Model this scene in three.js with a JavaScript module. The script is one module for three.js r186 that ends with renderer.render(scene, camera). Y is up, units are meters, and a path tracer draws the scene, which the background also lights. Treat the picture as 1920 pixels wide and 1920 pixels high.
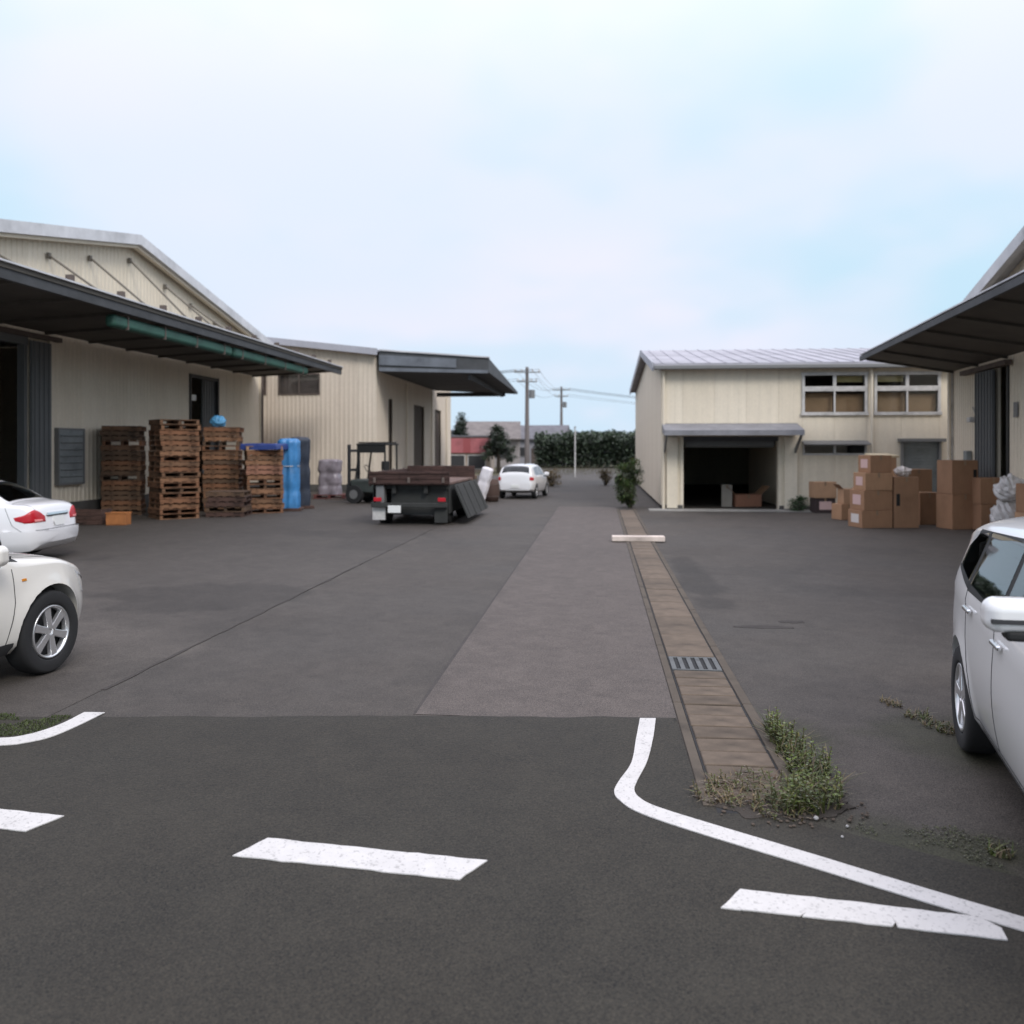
import * as THREE from 'three';
import { mergeGeometries, mergeVertices, toCreasedNormals } from 'three/addons/utils/BufferGeometryUtils.js';
import { RoundedBoxGeometry } from 'three/addons/geometries/RoundedBoxGeometry.js';
import { Brush, Evaluator, SUBTRACTION, INTERSECTION } from 'three-bvh-csg';

// ---------------------------------------------------------------- camera, sky, sun, exposure
const scene = new THREE.Scene();
const camera = new THREE.PerspectiveCamera(2 * Math.atan(960 / 1650) * 180 / Math.PI, 1, 0.1, 3000);
camera.position.set(0, 2, 0);
camera.rotation.y = Math.atan(163 / 1650);
camera.setViewOffset(1920, 1920, 0, 120, 1920, 1920);
camera.focus = 6.6; camera.userData.fStop = 1.6;

const renderer = new THREE.WebGLRenderer({ antialias: true });
renderer.setSize(1024, 1024);
renderer.toneMapping = THREE.LinearToneMapping;
renderer.toneMappingExposure = 1.12;
renderer.shadowMap.enabled = true;

const V3 = (x, y, z) => new THREE.Vector3(x, y, z);
function rng(seed) { let a = seed >>> 0; return () => { a = (a + 0x6D2B79F5) >>> 0; let t = a; t = Math.imul(t ^ (t >>> 15), t | 1); t ^= t + Math.imul(t ^ (t >>> 7), t | 61); return ((t ^ (t >>> 14)) >>> 0) / 4294967296; }; }
const smooth = (a, b, x) => { const t = Math.min(1, Math.max(0, (x - a) / (b - a))); return t * t * (3 - 2 * t); };
const lerp = (a, b, t) => a + (b - a) * t;
// lattice noise, repeating every `per` cells
function latticeNoise(seed) {
  const R = rng(seed), N = 256, v = new Float32Array(N * N); for (let i = 0; i < v.length; i++) v[i] = R();
  return (x, y, per = 256) => {
    const xi = Math.floor(x), yi = Math.floor(y), fx = x - xi, fy = y - yi, ux = fx * fx * (3 - 2 * fx), uy = fy * fy * (3 - 2 * fy);
    const m = (k) => ((k % per) + per) % per, x0 = m(xi) & 255, x1 = m(xi + 1) & 255, y0 = (m(yi) & 255) * N, y1 = (m(yi + 1) & 255) * N;
    return lerp(lerp(v[y0 + x0], v[y0 + x1], ux), lerp(v[y1 + x0], v[y1 + x1], ux), uy);
  };
}
const NZ = latticeNoise(7), NZ2 = latticeNoise(19);
const fbm = (x, y, oct = 4, per = 256, nz = NZ) => { let s = 0, a = 0.5, t = 0; for (let i = 0; i < oct; i++) { s += a * nz(x, y, per); t += a; x *= 2; y *= 2; per *= 2; a *= 0.5; } return s / t; };

// overcast sky: pale blue near the horizon, whiter and brighter towards the zenith, thin veil of cloud
function makeSky() {
  const w = 1024, h = 512, d = new Float32Array(w * h * 4);
  for (let j = 0; j < h; j++) for (let i = 0; i < w; i++) {
    const el = (j + 0.5) / h * Math.PI - Math.PI / 2, az = (i + 0.5) / w * Math.PI * 2, k = (j * w + i) * 4, s = Math.max(0, Math.sin(el));
    const dx = Math.cos(az) * Math.cos(el), dz = Math.sin(az) * Math.cos(el), q = 1 / (s + 0.22);
    const c = smooth(0.4, 0.66, fbm(dx * q * 1.3 + 40, dz * q * 1.3 + 40, 5)), c2 = smooth(0.38, 0.7, fbm(dx * q * 0.6 + 90, dz * q * 0.6 + 70, 4, 256, NZ2));
    const t = Math.min(1, s * 2.3), veil = 0.55 * c + 0.45 * c2;
    const up = 1 + 1.0 * smooth(0.3, 1, s);
    let r = lerp(0.52, 0.70, t), g = lerp(0.705, 0.795, t), b = lerp(0.84, 0.92, t);
    r = lerp(r - 0.06, r + 0.19, veil); g = lerp(g - 0.01, g + 0.05, veil); b = lerp(b, b + 0.04, veil);
    if (el < 0) { r *= 0.5; g *= 0.42; b *= 0.36; }
    d[k] = r * up; d[k + 1] = g * up; d[k + 2] = b * up; d[k + 3] = 1;
  }
  const t = new THREE.DataTexture(d, w, h, THREE.RGBAFormat, THREE.FloatType);
  t.mapping = THREE.EquirectangularReflectionMapping; t.magFilter = t.minFilter = THREE.LinearFilter; t.wrapS = THREE.RepeatWrapping; t.needsUpdate = true;
  return t;
}
const sky = makeSky(); scene.background = sky; scene.environment = sky;

const sun = new THREE.DirectionalLight(new THREE.Color(1, 0.96, 0.9), 1.5);
sun.position.set(44, 62, 42); sun.target.position.set(0, 0, -20); sun.castShadow = true; sun.shadow.radius = 34;
Object.assign(sun.shadow.camera, { left: -60, right: 60, top: 60, bottom: -60, near: 1, far: 260 }); sun.shadow.mapSize.set(2048, 2048);
scene.add(sun, sun.target);

// ---------------------------------------------------------------- helpers
const used = new Map();
function numbered(n) { const k = used.get(n) || 0; used.set(n, k + 1); return k ? `${n}_${String(k).padStart(3, '0')}` : n; }
function tag(o, label, category, group) { o.userData.label = label; o.userData.category = category; if (group) o.userData.group = group; return o; }
function thing(name, label, category, [x, y, z] = [0, 0, 0], turn = 0, group) {
  const g = new THREE.Group(); g.name = numbered(name); g.position.set(x, y, z); g.rotation.y = turn; scene.add(g); return tag(g, label, category, group);
}
function mesh(name, geo, material, parent = null) {
  if (Array.isArray(geo)) geo = merge(geo);
  const m = new THREE.Mesh(geo, material); m.name = parent ? name : numbered(name); m.castShadow = m.receiveShadow = true; (parent || scene).add(m); return m;
}
function struct(name, geo, material) { const m = mesh(name, geo, material); m.userData.kind = 'structure'; return m; }
function dup(root, [x, y, z], turn, label, group) {
  const r = root.clone(); r.userData = { ...root.userData }; r.name = numbered(root.name.replace(/_\d\d\d$/, '')); scene.add(r); r.position.set(x, y, z); r.rotation.y = turn;
  if (label) r.userData.label = label; if (group) r.userData.group = group; return r;
}
function merge(list) {
  list = list.map((g) => { let q = g.index ? g.toNonIndexed() : g; for (const k of Object.keys(q.attributes)) if (!['position', 'normal', 'uv', 'color'].includes(k)) q.deleteAttribute(k); return q; });
  const col = list.some((g) => g.attributes.color);
  for (const g of list) if (col && !g.attributes.color) g.setAttribute('color', new THREE.Float32BufferAttribute(new Float32Array(g.attributes.position.count * 3).fill(1), 3));
  return list.length === 1 ? list[0] : mergeGeometries(list);
}
// texture coordinates in metres, from the side each face points to
function metric(g, ox = 0, oy = 0) {
  g = g.index ? g.toNonIndexed() : g; if (!g.attributes.normal) g.computeVertexNormals();
  const p = g.attributes.position, uv = new Float32Array(p.count * 2), a = V3(), b = V3(), c = V3(), n = V3();
  for (let i = 0; i < p.count; i += 3) {
    a.fromBufferAttribute(p, i); b.fromBufferAttribute(p, i + 1); c.fromBufferAttribute(p, i + 2); n.copy(b).sub(a).cross(c.clone().sub(a));
    const ax = Math.abs(n.x), ay = Math.abs(n.y), az = Math.abs(n.z);
    [a, b, c].forEach((v, k) => { const [u, w] = ay >= ax && ay >= az ? [v.x, v.z] : ax >= az ? [v.z, v.y] : [v.x, v.y]; uv[(i + k) * 2] = u + ox; uv[(i + k) * 2 + 1] = w + oy; });
  }
  g.setAttribute('uv', new THREE.BufferAttribute(uv, 2)); return g;
}
const box = (w, h, d, x = 0, y = 0, z = 0, ry = 0, rx = 0, rz = 0) => { const g = new THREE.BoxGeometry(w, h, d); if (rx) g.rotateX(rx); if (rz) g.rotateZ(rz); if (ry) g.rotateY(ry); g.translate(x, y, z); return metric(g, x * 0.7 + z * 0.31, y * 0.3 + z * 0.2); };
const rbox = (w, h, d, r, x = 0, y = 0, z = 0, ry = 0, rx = 0, rz = 0, seg = 2) => { const g = new RoundedBoxGeometry(w, h, d, seg, r); if (rx) g.rotateX(rx); if (rz) g.rotateZ(rz); if (ry) g.rotateY(ry); g.translate(x, y, z); return metric(g, x * 0.7 + z * 0.31, y * 0.3); };
function bar(a, b, r, seg = 6) { const d = b.clone().sub(a), g = new THREE.CylinderGeometry(r, r, d.length(), seg); g.applyQuaternion(new THREE.Quaternion().setFromUnitVectors(V3(0, 1, 0), d.clone().normalize())); g.translate((a.x + b.x) / 2, (a.y + b.y) / 2, (a.z + b.z) / 2); return g.toNonIndexed(); }
function tube(pts, r, seg = 24, rad = 6) { return new THREE.TubeGeometry(new THREE.CatmullRomCurve3(pts), seg, r, rad).toNonIndexed(); }
function prismXY(pts, z0, z1, bevel = 0) { // outline in x,y, pushed along z
  const s = new THREE.Shape(pts.map(([x, y]) => new THREE.Vector2(x, y)));
  const g = new THREE.ExtrudeGeometry(s, { depth: z1 - z0, bevelEnabled: bevel > 0, bevelSize: bevel, bevelThickness: bevel, bevelSegments: 2 }); g.translate(0, 0, z0); return g;
}
function flatPoly(pts, y, step = 0) { // polygon on the ground, x,z
  const s = new THREE.Shape(pts.map(([x, z]) => new THREE.Vector2(x, -z))), g = new THREE.ShapeGeometry(s); g.rotateX(-Math.PI / 2); g.translate(0, y, 0); return metric(g);
}
function slabPoly(pts, y0, y1) { const s = new THREE.Shape(pts.map(([x, z]) => new THREE.Vector2(x, -z))), g = new THREE.ExtrudeGeometry(s, { depth: y1 - y0, bevelEnabled: false }); g.rotateX(-Math.PI / 2); g.translate(0, y0, 0); return metric(g); }

// ---------------------------------------------------------------- textures
const texOf = (n, fn, srgb = true) => {
  const d = new Uint8Array(n * n * 4);
  for (let j = 0; j < n; j++) for (let i = 0; i < n; i++) { const c = fn(i / n, j / n, i, j), k = (j * n + i) * 4; for (let q = 0; q < 3; q++) d[k + q] = Math.max(0, Math.min(255, 255 * (srgb ? Math.pow(Math.max(0, c[q]), 1 / 2.2) : c[q]))); d[k + 3] = 255; }
  const t = new THREE.DataTexture(d, n, n); t.wrapS = t.wrapT = THREE.RepeatWrapping; t.magFilter = THREE.LinearFilter; t.minFilter = THREE.LinearMipmapLinearFilter; t.generateMipmaps = true; if (srgb) t.colorSpace = THREE.SRGBColorSpace; t.needsUpdate = true; return t;
};
const rep = (t, x, y = x) => { t = t.clone(); t.repeat.set(x, y); t.needsUpdate = true; return t; };
const grey = (v) => [v, v, v];
// crushed stone in bitumen: every pixel is a grain; average 0.5 (materials scale it by their colour times two)
const RA = rng(101);
const grainA = new Float32Array(1024 * 1024); for (let i = 0; i < grainA.length; i++) grainA[i] = RA();
const g2 = (i, j) => (grainA[(j & 1023) * 1024 + (i & 1023)] + grainA[((j + 1) & 1023) * 1024 + (i & 1023)] + grainA[(j & 1023) * 1024 + ((i + 1) & 1023)] + grainA[((j + 1) & 1023) * 1024 + ((i + 1) & 1023)]) / 4;
const asphaltMap = texOf(1024, (u, v, i, j) => {
  const s = g2(i, j), n = fbm(u * 16, v * 16, 5, 16), st = fbm(u * 5 + 3, v * 5, 3, 5, NZ2);
  let L = 0.5 + (s - 0.5) * 1.15 + (n - 0.5) * 0.22 + (st - 0.5) * 0.08; if (grainA[j * 1024 + i] > 0.988) L += 0.45;
  const w = (grainA[((j * 7) & 1023) * 1024 + ((i * 3) & 1023)] - 0.5) * 0.05; return [L + w, L, L - w];
});
const asphaltBump = texOf(512, (u, v, i, j) => grey(0.5 + (g2(i * 2, j * 2) - 0.5) * 1.2 + (fbm(u * 24, v * 24, 3, 24) - 0.5) * 0.4), false);
const streakMap = texOf(512, (u, v) => { const n = fbm(u * 40, v * 3, 4, 40), m = fbm(u * 6, v * 6, 4, 6, NZ2), d = fbm(u * 90, v * 90, 2, 90); return grey(0.92 + (n - 0.5) * 0.09 + (m - 0.5) * 0.12 + (d - 0.5) * 0.08); });
const woodMap = texOf(512, (u, v) => { const w = fbm(u * 4, v * 64, 4, 4), k = fbm(u * 3 + 1, v * 12, 4, 3, NZ2), s = smooth(0.6, 0.75, fbm(u * 9, v * 9, 3, 9)); const L = 0.62 + (w - 0.5) * 0.7 + (k - 0.5) * 0.5 - s * 0.22; return [L, L * 0.97, L * 0.93]; });
const concreteMap = texOf(512, (u, v, i, j) => { const n = fbm(u * 8, v * 8, 5, 8), m = fbm(u * 3, v * 3, 3, 3, NZ2), L = 0.8 + (n - 0.5) * 0.4 + (m - 0.5) * 0.35 + (g2(i, j) - 0.5) * 0.25; return [L, L * 0.99, L * 0.97]; });
const cardMap = texOf(256, (u, v, i, j) => { const c = fbm(u * 60, v * 6, 3, 60), m = fbm(u * 4, v * 4, 4, 4), L = 0.84 + (c - 0.5) * 0.14 + (m - 0.5) * 0.24 + (g2(i, j) - 0.5) * 0.1; return [L, L * 0.98, L * 0.95]; });
const dirtMap = texOf(512, (u, v) => { const n = fbm(u * 5, v * 5, 5, 5), m = fbm(u * 20, v * 20, 3, 20, NZ2); return grey(0.85 + (n - 0.5) * 0.5 + (m - 0.5) * 0.2); });
const paintMap = texOf(512, (u, v, i, j) => { const n = fbm(u * 10, v * 10, 5, 10), m = fbm(u * 3, v * 3, 3, 3, NZ2), sp = smooth(0.62, 0.8, fbm(u * 48, v * 48, 3, 48)); const L = 0.93 + (n - 0.5) * 0.14 + (m - 0.5) * 0.08 - sp * 0.3 + (g2(i, j) - 0.5) * 0.1; return [L, L * 0.99, L * 0.98]; });

const lin = (r, g, b) => new THREE.Color().setRGB(r, g, b);
const M = {};
const std = (r, g, b, rough = 0.9, o = {}) => new THREE.MeshStandardMaterial({ color: lin(r, g, b), roughness: rough, ...o });
const asph = (r, g, b, s = 0.7) => new THREE.MeshPhysicalMaterial({ color: lin(r * 2, g * 2, b * 2), roughness: 0.76, specularIntensity: 0.75, map: rep(asphaltMap, s), bumpMap: rep(asphaltBump, s * 0.8), bumpScale: 0.004, vertexColors: true });
M.road = asph(0.0272, 0.0236, 0.0172, 0.3); M.yard = asph(0.0595, 0.0512, 0.044, 0.4); M.strip = asph(0.090, 0.0745, 0.0655, 0.42);
M.line = std(0.62, 0.605, 0.59, 0.6, { map: rep(paintMap, 1.6), bumpMap: rep(asphaltBump, 1), bumpScale: 0.002 });
M.concrete = std(0.30, 0.255, 0.205, 0.92, { map: rep(concreteMap, 0.9) });
M.cover = [0, 1, 2].map((k) => std(0.135 + k * 0.016, 0.104 + k * 0.012, 0.078 + k * 0.009, 0.93, { map: rep(concreteMap, 1.3 + k * 0.2), bumpMap: rep(dirtMap, 2), bumpScale: 0.003 }));
M.curb = std(0.105, 0.085, 0.066, 0.93, { map: rep(concreteMap, 1.1) });
M.apron = std(0.36, 0.35, 0.33, 0.9, { map: rep(concreteMap, 0.5) });
M.earth = std(0.085, 0.075, 0.038, 1, { map: rep(dirtMap, 0.15) });
M.cream = [0, 1, 2].map((k) => std(0.80 - k * 0.015, 0.71 - k * 0.016, 0.57 - k * 0.016, 0.62, { map: rep(streakMap, 0.23 + k * 0.03, 0.21) }));
M.tan = [0, 1, 2].map((k) => std(0.70 - k * 0.012, 0.605 - k * 0.012, 0.495 - k * 0.01, 0.7, { map: rep(streakMap, 0.22, 0.2) }));  // darker copy of the cream walls, only for the warehouse beyond
M.roofWhite = std(0.66, 0.66, 0.68, 0.5, { map: rep(dirtMap, 0.3) });
M.roofGrey = std(0.40, 0.40, 0.44, 0.55, { map: rep(streakMap, 0.3) });
M.fasciaGrey = std(0.16, 0.175, 0.20, 0.6, { map: rep(dirtMap, 0.5) });
M.canopy = std(0.085, 0.076, 0.064, 0.8, { map: rep(dirtMap, 0.4) });
M.canopyDark = std(0.07, 0.073, 0.078, 0.75, { map: rep(dirtMap, 0.4) });
M.greenSheet = std(0.03, 0.105, 0.075, 0.6, { map: rep(dirtMap, 0.7) });
M.steel = std(0.2, 0.2, 0.2, 0.55, { metalness: 0.3 });
M.steelRust = std(0.13, 0.1, 0.085, 0.75, { map: rep(dirtMap, 1.5) });
M.doorGrey = std(0.135, 0.14, 0.14, 0.6, { map: rep(streakMap, 0.4) });
M.panelGrey = std(0.24, 0.26, 0.26, 0.55, { map: rep(dirtMap, 0.8) });
M.plinth = std(0.11, 0.105, 0.10, 0.95, { map: rep(concreteMap, 0.6) });
M.black = std(0.012, 0.012, 0.012, 0.7); M.rubber = std(0.017, 0.017, 0.018, 0.85); M.dark = std(0.03, 0.03, 0.032, 0.6);
M.frameWhite = std(0.62, 0.6, 0.58, 0.5, { map: rep(dirtMap, 1) });
M.glass = new THREE.MeshPhysicalMaterial({ color: lin(0.85, 0.88, 0.88), roughness: 0.04, transmission: 1, thickness: 0, ior: 1.5 });
M.carGlass = new THREE.MeshPhysicalMaterial({ color: lin(0.42, 0.45, 0.46), roughness: 0.02, transmission: 1, thickness: 0, ior: 1.5 });
M.chrome = std(0.75, 0.75, 0.76, 0.16, { metalness: 1 });
M.alloy = std(0.72, 0.72, 0.73, 0.28, { metalness: 0.8 });
M.plateWhite = std(0.75, 0.75, 0.73, 0.5);
const paint = (r, g, b) => new THREE.MeshPhysicalMaterial({ color: lin(r, g, b), roughness: 0.38, clearcoat: 1, clearcoatRoughness: 0.06 });
M.paintPearl = paint(0.74, 0.71, 0.655); M.paintWhite = paint(0.80, 0.79, 0.80); M.paintSilver = paint(0.77, 0.765, 0.755);
M.redLens = std(0.44, 0.008, 0.018, 0.3);
M.pinkLens = std(0.7, 0.25, 0.24, 0.3);
M.clearLens = new THREE.MeshPhysicalMaterial({ color: lin(0.75, 0.76, 0.78), roughness: 0.08, clearcoat: 1 });
M.amber = std(0.6, 0.22, 0.02, 0.3);
M.interior = std(0.05, 0.05, 0.055, 0.9);
const wood = (r, g, b) => std(r * 1.5, g * 1.5, b * 1.5, 0.92, { map: rep(woodMap, 0.9), bumpMap: rep(woodMap, 0.9), bumpScale: 0.003 });
M.pallet = [wood(0.155, 0.086, 0.05), wood(0.19, 0.092, 0.05), wood(0.11, 0.068, 0.044), wood(0.225, 0.12, 0.068)];
M.palletLight = [wood(0.34, 0.215, 0.135), wood(0.25, 0.125, 0.085)];
M.palletDark = wood(0.075, 0.042, 0.034);
M.card = [[0.45, 0.265, 0.155], [0.38, 0.215, 0.125], [0.50, 0.31, 0.19], [0.34, 0.195, 0.115]].map((c) => std(...c, 0.9, { map: rep(cardMap, 1.1) }));
M.cardTape = std(0.25, 0.165, 0.10, 0.35); M.print = std(0.62, 0.43, 0.40, 0.8); M.printWhite = std(0.66, 0.6, 0.56, 0.8);

// ---------------------------------------------------------------- ground, road, yard
function sheet(x0, x1, nx, zNear, zFar, nz, y, tone) { // nx: a count, or the list of x values
  const xs = Array.isArray(nx) ? nx : null; if (xs) nx = xs.length - 1; // grid between two edge curves, colour tone per vertex
  const pos = [], uv = [], col = [], idx = [];
  for (let i = 0; i <= nx; i++) for (let j = 0; j <= nz; j++) {
    const x = xs ? xs[i] : lerp(x0, x1, i / nx), a = typeof zNear === 'function' ? zNear(x) : zNear, b = typeof zFar === 'function' ? zFar(x) : zFar, z = lerp(a, b, j / nz), c = tone(x, z);
    pos.push(x, y, z); uv.push(x, z); col.push(c[0], c[1], c[2]);
    if (i < nx && j < nz) { const k = i * (nz + 1) + j; idx.push(k, k + nz + 1, k + 1, k + 1, k + nz + 1, k + nz + 2); }
  }
  const edge = (k, q) => { const b = pos.length / 3; for (const e of [k, q]) { pos.push(pos[e * 3], y - 0.015, pos[e * 3 + 2]); uv.push(uv[e * 2], uv[e * 2 + 1] + 0.015); col.push(col[e * 3], col[e * 3 + 1], col[e * 3 + 2]); } idx.push(k, q, b, q, b + 1, b); }; // rim down to the surface below
  if (y > 0) { for (let i = 0; i < nx; i++) { edge(i * (nz + 1), (i + 1) * (nz + 1)); edge(i * (nz + 1) + nz, (i + 1) * (nz + 1) + nz); } for (let j = 0; j < nz; j++) { edge(j, j + 1); edge(nx * (nz + 1) + j, nx * (nz + 1) + j + 1); } }
  const g = new THREE.BufferGeometry(); g.setAttribute('position', new THREE.Float32BufferAttribute(pos, 3)); g.setAttribute('uv', new THREE.Float32BufferAttribute(uv, 2)); g.setAttribute('color', new THREE.Float32BufferAttribute(col, 3)); g.setIndex(idx); g.computeVertexNormals(); return g;
}
const poly1 = (pts) => (x) => { for (let i = 1; i < pts.length; i++) if (x <= pts[i][0]) { const [a, b] = [pts[i - 1], pts[i]]; return lerp(a[1], b[1], (x - a[0]) / (b[0] - a[0])); } return pts[pts.length - 1][1]; };
// stains and worn patches of the asphalt itself
const blotch = (x, z, k = 1) => { const a = fbm(x * 0.35 + 50, z * 0.35 + 80, 4), b = fbm(x * 1.6 + 20, z * 1.1 + 60, 3, 256, NZ2), c = fbm(x * 0.09 + 9, z * 0.09 + 30, 3); return 1 + k * ((a - 0.5) * 0.2 + (b - 0.5) * 0.1 + (c - 0.5) * 0.34); };
const oil = (x, z, s) => smooth(0.62, 0.74, fbm(x * s + 11, z * s + 5, 3, 256, NZ2));
// where oil and wet have soaked in: a wedge left of the old joint, a band beside the drain; and the paler tongue of newer asphalt by the parked car
const soaked = (x, z) => { const n = (fbm(x * 1.4 + 3, z * 1.4 + 8, 4) - 0.5) * 1.1, w = Math.hypot((x + 5.2) / 1.7, (z + 11.4) / 1.15) + n, d = Math.hypot((x - 1.48) / 0.3, (z + 13.6) / 2.9) + n, p = Math.hypot((x + 6.2) / 2.5, (z + 8.3) / 1.2) + n * 0.5; return (1 - 0.3 * smooth(1.02, 0.88, w)) * (1 - 0.36 * smooth(1.05, 0.85, d)) * (1 + 0.24 * smooth(1.0, 0.9, p)); };
const yardTone = (x, z) => {
  let L = blotch(x, z) * (1 - 0.16 * oil(x, z, 0.55)) * soaked(x, z);
  const moss = smooth(0.52, 0.66, fbm(x * 1.1 + 70, z * 1.1 + 33, 4)) * smooth(-7.6, -6.2, z) * smooth(0.9, 1.5, x) * 0.55; // dark mossy film on the old surface by the weeds
  const h = (fbm(x * 0.7 + 4, z * 0.7 + 14, 3) - 0.5) * 0.07;
  return [L * (1 + h) * (1 - moss * 0.75), L * (1 - moss * 0.6), L * (1 - h) * (1 - moss)];
};
struct('ground', sheet(-900, 900, 60, 60, -1500, 60, -0.03, () => [1, 1, 1]), M.earth);
const yardXs = []; for (let x = -44; x <= 44.01; x += Math.abs(x) < 5 ? 0.1 : 0.4) yardXs.push(x);
struct('yard_asphalt', sheet(-44, 44, yardXs, 8, -64, 420, 0, yardTone), M.yard);
const roadEdge = poly1([[-44, -5.2], [-6, -6.0], [-4.4, -6.13], [-1.35, -6.45], [0.568, -6.61], [0.575, -5.2], [0.95, -4.93], [1.96, -4.28], [3, -3.6], [6, -2.2], [44, -1.4]]);
const roadXs = [0.568, 0.575]; for (let x = -44; x <= 44.01; x += Math.abs(x) < 6 ? 0.07 : 0.5) roadXs.push(x); roadXs.sort((a, b) => a - b);
struct('front_road', sheet(-44, 44, roadXs, 8, (x) => roadEdge(x) + (fbm(x * 4, 3, 3) - 0.5) * 0.05, 60, 0.005, (x, z) => { const L = blotch(x, z, 0.55), h = (fbm(x * 1.3, z * 1.3, 3) - 0.5) * 0.05; return [L * (1 + h), L, L * (1 - h)]; }), M.road);
struct('asphalt_strip', sheet(-1.37, 0.572, 26, -6.5, -30, 120, 0.003, (x, z) => { const L = blotch(x, z, 0.6); return [L, L, L]; }), M.strip);
// older, slightly lifted surface on the left of the seam, with its ragged joint
M.yardOld = asph(0.061, 0.0524, 0.0452, 0.4);
const patchXs = []; for (let x = -44; x < -4.081; x += x < -12 ? 0.6 : 0.12) patchXs.push(x); patchXs.push(-4.08);
struct('asphalt_patch', sheet(-44, -4.08, patchXs, -5.6, -30, 170, 0.0025, (x, z) => { const L = blotch(x + 30, z + 7) * (1 - 0.18 * oil(x + 9, z, 0.4)) * soaked(x, z); return [L, L, L]; }), M.yardOld);
M.seam = asph(0.045, 0.038, 0.034, 0.5);
{ // tar joint along the old surface
  const pts = [], n = 90; for (let i = 0; i <= n; i++) { const z = -6.9 - i * 0.16; pts.push([-4.06 + (fbm(i * 0.3, 2, 3) - 0.5) * 0.06 - 0.008 + 0.006 * (1 + Math.sin(i)), z]); } for (let i = n; i >= 0; i--) { const z = -6.9 - i * 0.16; pts.push([-4.085 + (fbm(i * 0.35, 6, 3) - 0.5) * 0.06, z]); }
  const g = slabPoly(pts, -0.01, 0.006); g.setAttribute('color', new THREE.Float32BufferAttribute(new Float32Array(g.attributes.position.count * 3).fill(1), 3)); struct('tar_joint', g, M.seam);
  const p2 = []; for (let i = 0; i <= 60; i++) p2.push([-1.388 - 0.02 * fbm(i * 0.4, 3, 3), -6.5 - i * 0.37]); for (let i = 60; i >= 0; i--) p2.push([-1.36, -6.5 - i * 0.37]);
  const h = slabPoly(p2, -0.01, 0.0025); h.setAttribute('color', new THREE.Float32BufferAttribute(new Float32Array(h.attributes.position.count * 3).fill(1), 3)); struct('tar_joint', h, M.seam);
  const blob = (name, cx, cz, rx, rz, seed, y) => { const q = []; for (let i = 0; i < 120; i++) { const a = i / 120 * Math.PI * 2, r = 0.5 + 1.0 * fbm(Math.cos(a) * 1.7 + seed, Math.sin(a) * 1.7 + seed, 3); q.push([cx + Math.cos(a) * rx * r, cz - Math.sin(a) * rz * r]); } const k = slabPoly(q, -0.01, y); k.setAttribute('color', new THREE.Float32BufferAttribute(new Float32Array(k.attributes.position.count * 3).fill(1), 3)); return struct(name, k, M.stain); };
  M.stain = asph(0.036, 0.03, 0.026, 0.4);
  blob('oil_stain', 1.85, -10.05, 0.3, 0.08, 3, 0.003); blob('oil_stain', 2.2, -10.4, 0.15, 0.08, 8, 0.003);
}
struct('far_road', sheet(-6, 3.2, 10, -63.9, -95, 10, -0.01, () => [1, 1, 1]), M.yard);
struct('concrete_apron', box(12, 0.05, 0.9, 7.6, 0.0, -28.62), M.apron);

// painted markings
const mark = (pts, label) => tag(mesh('road_marking', slabPoly(pts, 0.006, 0.0115), M.line), label, 'road marking', 'white road markings');
const rough = (pts, amp = 0.008, step = 0.05) => { const o = []; for (let i = 0; i < pts.length; i++) { const a = pts[i], b = pts[(i + 1) % pts.length], n = Math.max(1, Math.floor(Math.hypot(b[0] - a[0], b[1] - a[1]) / step)); for (let k = 0; k < n; k++) { const t = k / n, x = lerp(a[0], b[0], t), z = lerp(a[1], b[1], t), j = k ? 1 : 0.2; o.push([x + (fbm(x * 17, z * 17, 2) - 0.5) * amp * 2 * j, z + (fbm(x * 17 + 40, z * 17, 2) - 0.5) * amp * 2 * j]); } } return o; };
mark(rough([[-4.25, -4.66], [-2.881, -4.501], [-2.963, -4.3], [-4.35, -4.45]]), 'white painted dash cut by the grassy kerb side of the road');
mark(rough([[-1.78, -4.142], [-1.682, -4.346], [-0.535, -4.215], [-0.639, -4.016]]), 'white painted dash lying alone in mid road');
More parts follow.
